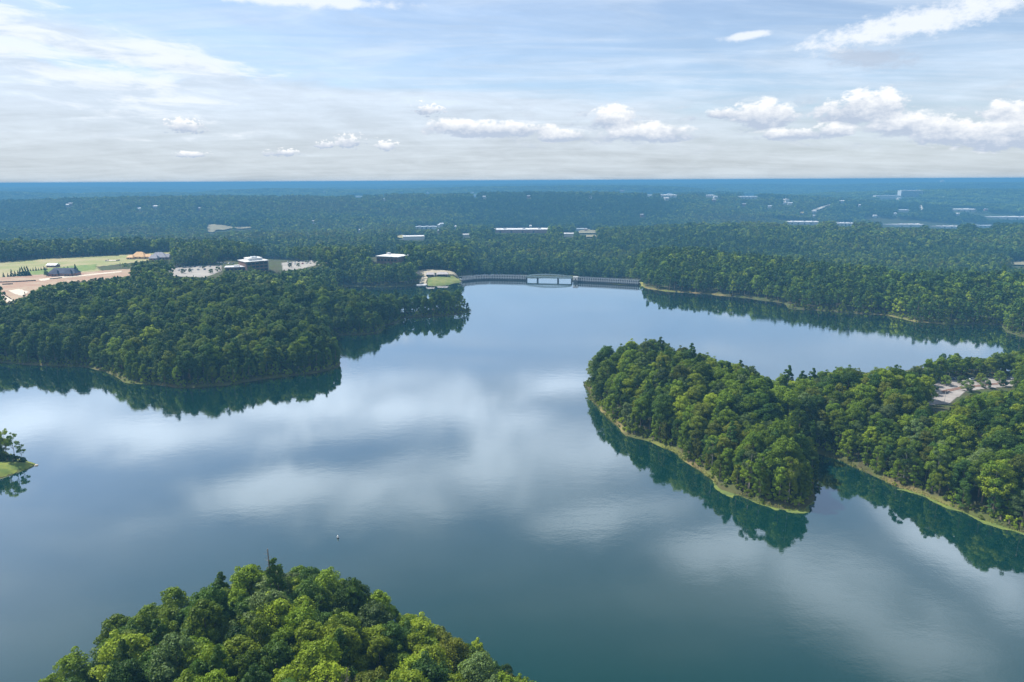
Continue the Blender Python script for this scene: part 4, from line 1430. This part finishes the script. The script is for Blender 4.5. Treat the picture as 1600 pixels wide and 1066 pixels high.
hip_house('blue_roofed_house', 'long house with dark blue roof between conifers beside the bare earth', 96, 432, ZF, [(-15, 15, 0, 12, 3.2, 8.4, 5), (-10, -2, -3, 5, 3.0, 7.2, 2.5), (3, 12, -3, 5, 3.0, 7.4, 2.5)], M_DARKR, M_REDW, 3)
x, y, z = place(80, 418, ZF)
o = empty('field_shed', (x, y, z), R(-6)); tag(o, 'small grey roofed shed alone in the tan field', 'shed')
fbox(-6, 6, 0, 7, -1, 2.6).build('wall', M_BROWN, o); MB().gable(-6.5, 6.5, -0.6, 7.6, 2.6, 4.6).build('roof', mat('metal_roof', (0.48, 0.52, 0.52), 0.5, scale=0.2, vary=0.15), o)
x, y, z = place(173, 408.5, ZF)
o = empty('building_slab', (x, y, z), R(2)); tag(o, 'low pale concrete foundation left of the orange timber house', 'foundation')
fbox(-7, 7, 0, 9, -0.6, 0.7).build('slab', M_GRAVEL, o); fbox(-7, -6.6, 0, 9, 0.7, 1.6).build('form_wall', M_GRAVEL, o); fbox(6.6, 7, 0, 9, 0.7, 1.6).build('form_wall', M_GRAVEL, o)
# silt fences on the building site: low runs of black fabric on stakes
def silt(lab, line, gr):
    pts = [Vector((*P(a_, b_, ZF), ZF)) for a_, b_ in line]
    root = empty('silt_fence', pts[0]); tag(root, lab, 'silt fence', gr)
    mb = MB()
    for a_, b_ in zip(pts[:-1], pts[1:]):
        q = a_ - pts[0]; w = b_ - pts[0]
        mb.prism([(q.x, q.y), (w.x, w.y), (w.x, w.y + 0.25), (q.x, q.y + 0.25)], 0.2, 1.25)
    mb.build('fabric', M_BLACK, root)
    sm = MB().box(-.06, .06, -.06, .06, 0, 1.6).mesh('stake', M_BROWN)
    for a_, b_ in zip(pts[:-1], pts[1:]):
        for i in range(0, int((b_ - a_).length // 6) + 1):
            q = a_ + (b_ - a_).normalized() * i * 6 - pts[0]
            link('stake', sm, root, (q.x, q.y - 0.1, 0))
silt('long black silt fence crossing the bare red earth', [(-20, 442.5), (20, 441.5), (56, 439.5)], 'silt fences on the site')
silt('short black silt fence below the long one on red earth', [(4, 445.5), (20, 444.8)], 'silt fences on the site')
silt('black silt fence beside gravel road in front of the blue roofed house', [(78, 437), (88, 436), (97, 435)], 'silt fences on the site')
silt('black silt fence along the lower left edge of the red earth', [(-10, 455), (6, 461), (18, 469)], 'silt fences on the site')

# beach pavilions, dock
for lab, px, py, w in (('left beach pavilion with grey brown hipped roof', 672, 433, 10), ('right beach pavilion with longer pale grey roof', 691, 432.5, 14)):
    x, y, z = place(px, py); z = zat(x, y)
    o = empty('beach_pavilion', (x, y, z), R(2)); tag(o, lab, 'pavilion', 'pavilions at the beach')
    MB().gable(-w / 2 - 0.8, w / 2 + 0.8, -0.8, 7.8, 2.7, 4.9, 2.5).build('roof', mat('weathered_roof', (0.40, 0.37, 0.37), 0.8, scale=0.2, vary=0.2), o)
    for sx in (-1, 1):
        for yy in (0.3, 6.7):
            MB().box(sx * w / 2 - .18, sx * w / 2 + .18, yy - .18, yy + .18, -0.5, 2.75).build('post', M_WHITE, o)
    MB().box(-w / 2 + 1, w / 2 - 1, 3.5, 6.4, -0.5, 2.6).build('rear_room', M_REDW, o)
x, y = P(659, 445.5)
o = empty('boat_dock', (x, y, 0), R(0)); tag(o, 'grey floating dock at the left end of the beach', 'dock')
MB().box(-6, 6, -7, 5, 0.35, 0.65).build('platform', M_CONC, o)
for sx in (-5.6, 0, 5.6):
    for yy in (-6.6, 4.4):
        MB().tube((sx, yy, -2), (sx, yy, 1.4), 0.18, 0.18, 6).build('pile', M_DCONC, o)

# far buildings
def far_building(name, lab, x, y, z, w, h, dp, style, rz):
    o = empty(name, (x, y, z), -math.atan2(x, y) * 0.5 + rz); tag(o, lab, 'building')
    wallm = {'red': M_REDW, 'white': M_WHITE, 'grey': M_PALEWALL, 'block': M_PALEWALL}[style]
    roofm = M_PALEWALL if style == 'grey' else M_WHITE
    hh = h
    fbox(-w / 2, w / 2, 0, dp, -25, hh).build('wall', wallm, o)
    fbox(-w / 2 - .5, w / 2 + .5, -.5, dp + .5, hh, hh + 0.9).build('roof', roofm, o)
    if w > 60:
        for q in (-0.3, 0.05, 0.33):
            fbox(w * q - 4, w * q + 4, dp * 0.4, dp * 0.4 + 6, hh + 0.9, hh + 3).build('roof_unit', M_PALEWALL, o)
        for q in range(4):
            xx = -w * 0.4 + q * w * 0.2
            fbox(xx, xx + 5, -0.15, 0.05, 0.5, min(4.5, hh - 1)).build('loading_door', M_GLASS, o)
    if style == 'block':
        for fl in range(6):
            fbox(-w / 2 + 3, w / 2 - 3, -0.2, 0.05, 3 + fl * 5, 5.4 + fl * 5).build('window_band', M_GLASS, o)
for fb in FARB: far_building(*fb)

HL = []
for i, (x, y, z, w, px, wh) in enumerate(HOUSES):
    o = empty('far_house', (x, y, z), rh.uniform(-.4, .4)); tag(o, 'tiny %s roof %s' % (('white', 'grey', 'pale grey')[i % 3], wh), 'building', 'scattered roofs in the far woods'); HL.append((o, px, 0))
    hh = 5 + y * 0.0012; dd = max(12, w * 0.5)
    fbox(-w / 2, w / 2, 0, dd, -20, hh).build('wall', (M_PALEWALL, M_REDW, M_WHITE)[i % 3], o)
    MB().gable(-w / 2 - .5, w / 2 + .5, -.5, dd + .5, hh, hh + 2.5, 0).build('roof', (M_WHITE, M_GREYR, M_PALEWALL)[i % 3], o)

rank_labels(HL)
# water towers and masts
def water_tower(lab, px, py_top, dist, diam):
    d = ray(px, py_top); t = dist / math.hypot(d[0], d[1])
    x, y, zt = d[0] * t, d[1] * t, min(CH + d[2] * t, 121.0)
    zg = zat(x, y)
    o = empty('water_tower', (x, y, zg)); tag(o, lab, 'water tower')
    H_ = zt - zg; r = diam / 2
    prof = [(r * math.sin(math.pi * i / 10) + 0.01, H_ - r * 0.75 - r * 0.75 * math.cos(math.pi * i / 10)) for i in range(11)]
    MB().lathe(prof, 20).build('tank', M_WHITE, o, True)
    for i in range(5):
        an = i * 2 * math.pi / 5
        MB().tube((r * .8 * math.cos(an), r * .8 * math.sin(an), 0), (r * .55 * math.cos(an), r * .55 * math.sin(an), H_ - r * .9), 0.8, 0.8, 5).build('leg', M_WHITE, o)
    MB().tube((0, 0, 0), (0, 0, H_ - r), 1.5, 1.5, 8).build('riser', M_WHITE, o)
water_tower('white water tower on the far ridge right of centre', 956, 291.5, 5600, 27)
water_tower('faint pale water tower on the horizon at right', 1473, 281.5, 9000, 46)
def mast(lab, px, pt, pb, dist, w, gr=None):
    d = ray(px, pt); t = dist / math.hypot(d[0], d[1])
    x, y, zt = d[0] * t, d[1] * t, min(CH + d[2] * t, 121.0)
    zg = zat(x, y) - 2
    o = empty('radio_mast', (x, y, zg)); tag(o, lab, 'mast', gr)
    H_ = zt - zg
    for i in range(3):
        an = i * 2.094
        MB().tube((w * math.cos(an), w * math.sin(an), 0), (w * .5 * math.cos(an), w * .5 * math.sin(an), H_), w * .12, w * .1, 4).build('leg', M_RAIL, o)
    mb = MB(); k = 14
    for j in range(k):
        for i in range(3):
            a0 = i * 2.094; a1 = (i + 1) * 2.094
            f0 = w * (1 - .5 * j / k); f1 = w * (1 - .5 * (j + 1) / k)
            mb.tube((f0 * math.cos(a0), f0 * math.sin(a0), H_ * j / k), (f1 * math.cos(a1), f1 * math.sin(a1), H_ * (j + 1) / k), w * .07, w * .07, 3)
    mb.build('lattice', M_RAIL, o)
mast('thin radio mast on the horizon at left', 338, 281, 290, 8000, 4)
mast('taller of the twin radio masts on the horizon near the centre', 827, 281, 292, 6500, 3.6)
mast('shorter of the twin radio masts on the horizon near the centre', 831, 284, 292, 6500, 3.2)
mast('grey lattice mast in the woods left of centre', 425, 352, 374, 1850, 1.4)
mast('slender mast in the woods behind the low white building', 566, 348, 374, 1850, 1.2)
mast('short mast above the grassy slope beyond the dam', 626, 352, 370, 1900, 1.2)
mast('slender mast left of the long white warehouse', 704, 354, 372, 1850, 1.3)

# ------------------------------------------------------------------ cars
CAR_M = {}
def paint(n, c):
    if n not in CAR_M: CAR_M[n] = mat('paint_' + n, c, 0.35, scale=1, vary=0.05, spec=0.5)
    return CAR_M[n]
PAINTS = {'white': (0.78, 0.78, 0.77), 'dark blue': (0.02, 0.04, 0.12), 'grey': (0.28, 0.29, 0.30), 'black': (0.02, 0.02, 0.022), 'red': (0.35, 0.03, 0.025), 'silver': (0.5, 0.52, 0.54)}
def loft(secs, name, m):
    """cross sections (x, half width, z low, z high) -> closed shell"""
    v = []; f = []
    for (x0, w, z0, z1) in secs:
        v += [(x0, -w, z0), (x0, -w * 0.96, (z0 + z1) / 2 + 0.05), (x0, -w * 0.86, z1), (x0, w * 0.86, z1), (x0, w * 0.96, (z0 + z1) / 2 + 0.05), (x0, w, z0)]
    n = len(secs)
    for i in range(n - 1):
        for j in range(6):
            f.append((i * 6 + j, i * 6 + (j + 1) % 6, i * 6 + 6 + (j + 1) % 6, i * 6 + 6 + j))
    f += [tuple(range(5, -1, -1)), tuple((n - 1) * 6 + i for i in range(6))]
    return mesh_from(name, v, f, m, False)
BODY = loft([(-2.25, 0.78, 0.35, 0.78), (-2.1, 0.88, 0.25, 0.92), (-1.2, 0.91, 0.22, 0.95), (0.9, 0.91, 0.22, 0.92), (1.7, 0.88, 0.25, 0.80), (2.2, 0.76, 0.35, 0.62)], 'car_body', paint('white', PAINTS['white']))
CABIN = loft([(-1.75, 0.72, 0.9, 0.98), (-1.25, 0.76, 0.9, 1.36), (0.15, 0.76, 0.9, 1.40), (0.95, 0.74, 0.88, 0.95)], 'car_windows', M_GLASS)
ROOF = loft([(-1.15, 0.62, 1.36, 1.44), (-0.5, 0.64, 1.38, 1.48), (0.1, 0.62, 1.38, 1.46)], 'car_roof', paint('white', PAINTS['white']))
WH = MB(); WH.tube((0, -0.11, 0), (0, 0.11, 0), 0.33, 0.33, 12); WHEEL = WH.mesh('wheel', M_BLACK)
def car(lab, x, y, z, rz, col, gr, parts=True):
    o = empty('parked_car', (x, y, z), rz); tag(o, lab, 'car', gr)
    for nm, me in (('body', BODY), ('roof', ROOF)):
        c = link(nm, me, o); c.material_slots[0].link = 'OBJECT'; c.material_slots[0].material = paint(col, PAINTS[col])
    link('windows', CABIN, o)
    if parts:
        for sx in (-1.35, 1.35):
            for sy in (-0.82, 0.82):
                link('wheel', WHEEL, o, (sx, sy, 0.33))
for lab, px, py, col, rz in (('white car parked under the trees behind the small parking lot', 1521, 594.5, 'white', 4), ('dark blue car in tree shade, left end of the parked row', 1486, 592.8, 'dark blue', 88),
                             ('grey car in tree shade, second of the parked row', 1493.5, 592.6, 'grey', 92), ('black car in tree shade beside the grey one', 1501, 592.3, 'black', 90),
                             ('grey car half hidden at the right end of the small parking lot', 1579, 592, 'grey', 85)):
    x, y = P(px, py, 5.6); car(lab, x, y, zat(x, y) + 0.13, R(rz), col, 'cars in the parking lot on the headland')
rc = random.Random(8)
cols = list(PAINTS)
CP = [(262 + i * 8.5 + rc.uniform(-2, 2), 419.0 + rc.uniform(-.6, .6) - i * 0.25) for i in range(9)] + [(280 + i * 10, 423 - i * 0.3) for i in range(5)] + \
     [(450 + i * 5.6, 410.5 - i * 0.25 + rc.uniform(-.3, .3)) for i in range(9)] + [(455 + i * 6, 413.4 - i * 0.25) for i in range(6)] + [(340 + i * 6, 411.5) for i in range(5)]
cr = []
for px, py in CP:
    z0 = 21 if px < 400 else 20
    x, y = P(px, py, z0); col = rc.choice(cols + ['white', 'silver', 'grey'])
    where = 'pale car park left of the offices' if px < 346 else ('strip behind the low office' if px < 400 else 'car park right of the three storey office')
    car('%s car in the %s' % (col, where), x, y, zat(x, y) + 0.16, R(rc.choice((85, 90, 95))), col, 'cars in the office car parks', False)
    cr.append((bpy.context.scene.collection.objects[-1], px))
items = [(o, proj(o.location.x, o.location.y, o.location.z)[0], 0) for o in COL.objects if o.get('group') == 'cars in the office car parks']
rank_labels(items)

# lamp post in the headland parking lot
def lamp(lab, px, py, z0):
    x, y = P(px, py, z0); o = empty('lamp_post', (x, y, zat(x, y))); tag(o, lab, 'lamp post')
    MB().tube((0, 0, -0.5), (0, 0, 6.2), 0.11, 0.07, 8).build('pole', M_WHITE, o)
    MB().tube((0, 0, 6.1), (1.1, 0, 6.35), 0.05, 0.05, 6).build('arm', M_WHITE, o)
    MB().box(0.9, 1.6, -.16, .16, 6.28, 6.42).build('lamp_head', M_CONC, o)
lamp('pale lamp post at the lower left of the small parking lot', 1475.5, 629, 5.5)

# ------------------------------------------------------------------ single trees that stand out
def special(kind, tint, px, py, z0, h, lab, gr, bark=None, dz=0.0):
    x, y = P(px, py, z0); zg = zat(x, y)
    return put_tree(kind, tint, (x, y, zg - 0.2 + dz), h / HI[kind][3], lab, gr, bark)
for i, (px, py, h, tint, lab) in enumerate(((1477, 602, 7.0, 0, 'small round tree at the left end of the parking lot'), (1502, 601, 6.2, 0, 'small round tree left of the white car'),
        (1511, 611, 8.0, 3, 'taller round tree in front of the white car'), (1531, 598.5, 7.0, 1, 'small round tree just right of the white car'),
        (1539, 606, 6.6, 3, 'pale green small tree at the near edge of the parking lot'), (1561, 597, 7.4, 0, 'small round tree near the right end of the parking lot'), (1567, 604, 5.2, 2, 'smallest dark tree at the near right of the parking lot'))):
    special('round', tint, px, py, 5.5, h, lab, 'young trees in the parking lot')
for i, (px, py) in enumerate(((1453, 605), (1459, 607), (1465, 609))):
    special('bush', 2, px, py, 5.5, 1.9, ('low dark hedge plant, left', 'low dark hedge plant, middle', 'low dark hedge plant, right')[i] + ' of three at the left end of the parking lot', 'hedge at the left of the parking lot')
# spit
for (kind, px, py, h, tint, lab) in (('pale', 13, 722.5, 17, 1, 'tallest leafy tree on the grassy spit at the left edge'), ('pale', 25, 722.5, 14.5, 0, 'bright leafy tree right of the tallest one on the grassy spit'),
        ('pale', 36, 723.5, 10, 0, 'narrow small tree, rightmost on the grassy spit'), ('pale', 1, 722, 14, 3, 'leafy tree cut by the left edge on the grassy spit'),
        ('edge', -12, 722, 15, 2, 'dark tree just outside the left edge on the spit'), ('edge', -30, 724, 15, 0, 'tree beyond the left edge on the spit')):
    o = special(kind, tint, px, py, 0.6, h, lab, 'trees on the grassy spit')
    o.scale = (o.scale[0] * 0.8, o.scale[1] * 0.8, o.scale[2])
for (px, py, h) in ((6, 725, 3.6), (14, 725.5, 3.2), (22, 725, 3.4), (30, 725, 3.0), (37, 724, 2.4), (-3, 725, 3.4)):
    special('bush', 2, px, py, 0.6, h, 'dark bush under the trees on the grassy spit', 'bushes on the grassy spit')
rank_labels([(o, proj(o.location.x, o.location.y, o.location.z)[0], 0) for o in COL.objects if o.get('group') == 'bushes on the grassy spit'])
x, y = P(57, 727.5); rk = empty('shore_rock', (x, y, 0)); tag(rk, 'pale rock at the pointed end of the grassy spit', 'rock')
MB().lathe([(0.6, -0.5), (0.8, 0.1), (0.6, 0.4), (0.25, 0.55), (0.05, 0.6)], 7).build('stone', M_GRAVEL, rk)
# pale trunked trees on the headland's banks
for (px, py, h, tint, lab) in ((1546, 811, 21, 0, 'tree with a tall pale bare forked trunk near the right edge'), (1458, 777, 17, 3, 'tree with pale trunk above the start of the algae band'),
        (1169, 777, 18, 3, 'pale trunked tree on the outer shore left of the pointed tip'), (1187, 784, 17, 0, 'pale trunked tree second left of the pointed tip'),
        (1111, 744, 15, 2, 'slim pale trunked tree on the middle of the outer shore'), (1230, 791, 18, 1, 'bright leafy pale trunked tree at the pointed tip'), (1410, 762, 16, 2, 'pale trunked tree at the waterline right of the cove')):
    x, y = P(px, py); l = math.hypot(x, y); x *= (l + 2.6) / l; y *= (l + 2.6) / l
    put_tree('pale', tint, (x, y, zat(x, y) - 0.2), h / HI['pale'][3], lab, 'pale trunked trees on the banks of the headland', BARK_PALE)
# conifers at the building site
rng = np.random.RandomState(77)
cs, rs = crown_lumps(rng, 'cone', 8, 2.0, 0.4, 46)
V, F = leafcloud(rng, cs, rs, 22, 0.45, 0.9)
CONE = (mesh_from('crown_cone', V, F, LEAF['dark green']), MB().tube((0, 0, -0.5), (0, 0, 7.2), 0.18, 0.04, 5).mesh('trunk_cone', BARK))
con = []
for (px, py, h) in [(6, 433, 5), (13, 433, 4.5), (19, 432.5, 8), (24, 432, 6), (29, 432, 6.5), (33, 431.5, 9), (36, 431.5, 10), (40, 431, 10), (44, 431, 10.5), (72, 430, 8.5), (75, 432, 6), (114, 430, 8), (119, 429.5, 11.5), (122, 430, 8), (107, 426, 7), (101, 425, 6)] + [(48 + i * 4.2, 424 - i * 0.35, 3.2 + 0.7 * (i % 3)) for i in range(7)]:
    x, y = P(px, py, ZF)
    o = empty('conifer_tree', (x, y, zat(x, y)), rng.rand() * 6); o.scale = (h / 8, h / 8, h / 8)
    tag(o, ('small conifer' if h < 5.2 else 'dark conifer') + (' left of the blue roofed house' if px < 60 else ' beside the blue roofed house'), 'tree', 'conifers at the building site')
    link('trunk', CONE[1], o); link('crown', CONE[0], o)
    con.append((o, px, py))
rank_labels(con)
# dark hedge trees at the beach
hd = []
for i in range(8):
    px, py = 667 + i * 4.6, 435.6 - i * 0.25
    x, y = P(px, py, 2.5)
    hd.append((put_tree('bush', 2, (x, y, zat(x, y)), 1.1, 'round dark shrub in the row before the beach pavilions', 'shrubs before the beach pavilions'), px, py))
rank_labels(hd)
# car park trees near the offices
cpt = []
for (px, py, h) in ((262, 425, 6), (286, 428, 6), (297, 426, 5), (318, 420, 5), (330, 428, 6), (341, 425, 7), (453, 417, 6), (466, 416, 5), (480, 410, 6), (492, 411, 5)):
    x, y = P(px, py, 20.5)
    cpt.append((put_tree('round', 2, (x, y, zat(x, y)), h / 9, 'small dark tree in the office car parks', 'small trees in the office car parks'), px, py))
rank_labels(cpt)

# dead snag rising above the hill, and a bare grey crown
def snag():
    zt = 36.5
    x, y = P(417, 858, zt); zg = zat(x, y)
    o = empty('dead_snag', (x, y, zg)); tag(o, 'dead bare pine trunk with short stubs standing above the foreground wood', 'dead tree')
    H_ = zt - zg
    MB().tube((0, 0, -1), (0.15, 0, H_), 0.30, 0.12, 7).build('trunk', DEAD, o)
    r = random.Random(3)
    for i in range(16):
        zz = H_ - 0.5 - i * 0.42 - r.random() * .2; an = (0 if i % 2 else math.pi) + r.uniform(-.5, .5); L_ = r.uniform(0.5, 1.7) * (0.6 + i * 0.04)
        MB().tube((0.14, 0, zz), (0.14 + math.cos(an) * L_, math.sin(an) * L_, zz + r.uniform(-.25, .2)), 0.05, 0.02, 4).build('branch', DEAD, o)
snag()
def bare(px, py, zt, lab):
    x, y = P(px, py, zt); zg = zat(x, y)
    o = empty('bare_tree', (x, y, zg)); tag(o, lab, 'dead tree')
    H_ = zt - zg
    MB().tube((0, 0, -1), (0, 0, H_ * 0.7), 0.28, 0.16, 7).build('trunk', DEAD, o)
    r = random.Random(int(px))
    def grow(mb, p, d, L_, rad, lev):
        q = p + d * L_
        mb.tube(p, q, rad, rad * 0.6, 4)
        if lev == 0: return
        for _ in range(3 if lev > 1 else 4):
            nd = (d + Vector((r.uniform(-.8, .8), r.uniform(-.8, .8), r.uniform(-.1, .6)))).normalized()
            grow(mb, p + d * L_ * r.uniform(.5, 1), nd, L_ * r.uniform(.6, .8), rad * 0.55, lev - 1)
    for i in range(6):
        mb = MB(); an = i * 1.05
        grow(mb, Vector((0, 0, H_ * (0.45 + 0.045 * i))), Vector((math.cos(an), math.sin(an), 0.9)).normalized(), 2.5, 0.10, 3)
        mb.build('branch', DEAD, o)
bare(528, 1024, 36.5, 'bare grey leafless tree among green crowns near the bottom of the view')
bare(1545, 664, 25, 'bare greyish leafless crown in the wood at the right edge')
x, y = P(1279, 763); o = put_tree('bush', 3, (x, y, -0.6), 0.9, 'pale green drowned bush in the water beside the pointed tip', 'bushes in the water')

# buoy
x, y = P(528, 841)
o = empty('buoy', (x, y, 0)); tag(o, 'small white buoy floating alone on the open lake', 'buoy')
MB().lathe([(0.05, -0.4), (0.34, -0.2), (0.38, 0.12), (0.30, 0.2)], 14).build('float', M_BLACK, o, True)
MB().lathe([(0.30, 0.2), (0.28, 0.5), (0.20, 0.95), (0.12, 1.1), (0.02, 1.12)], 14).build('marker', M_WHITE, o, True)
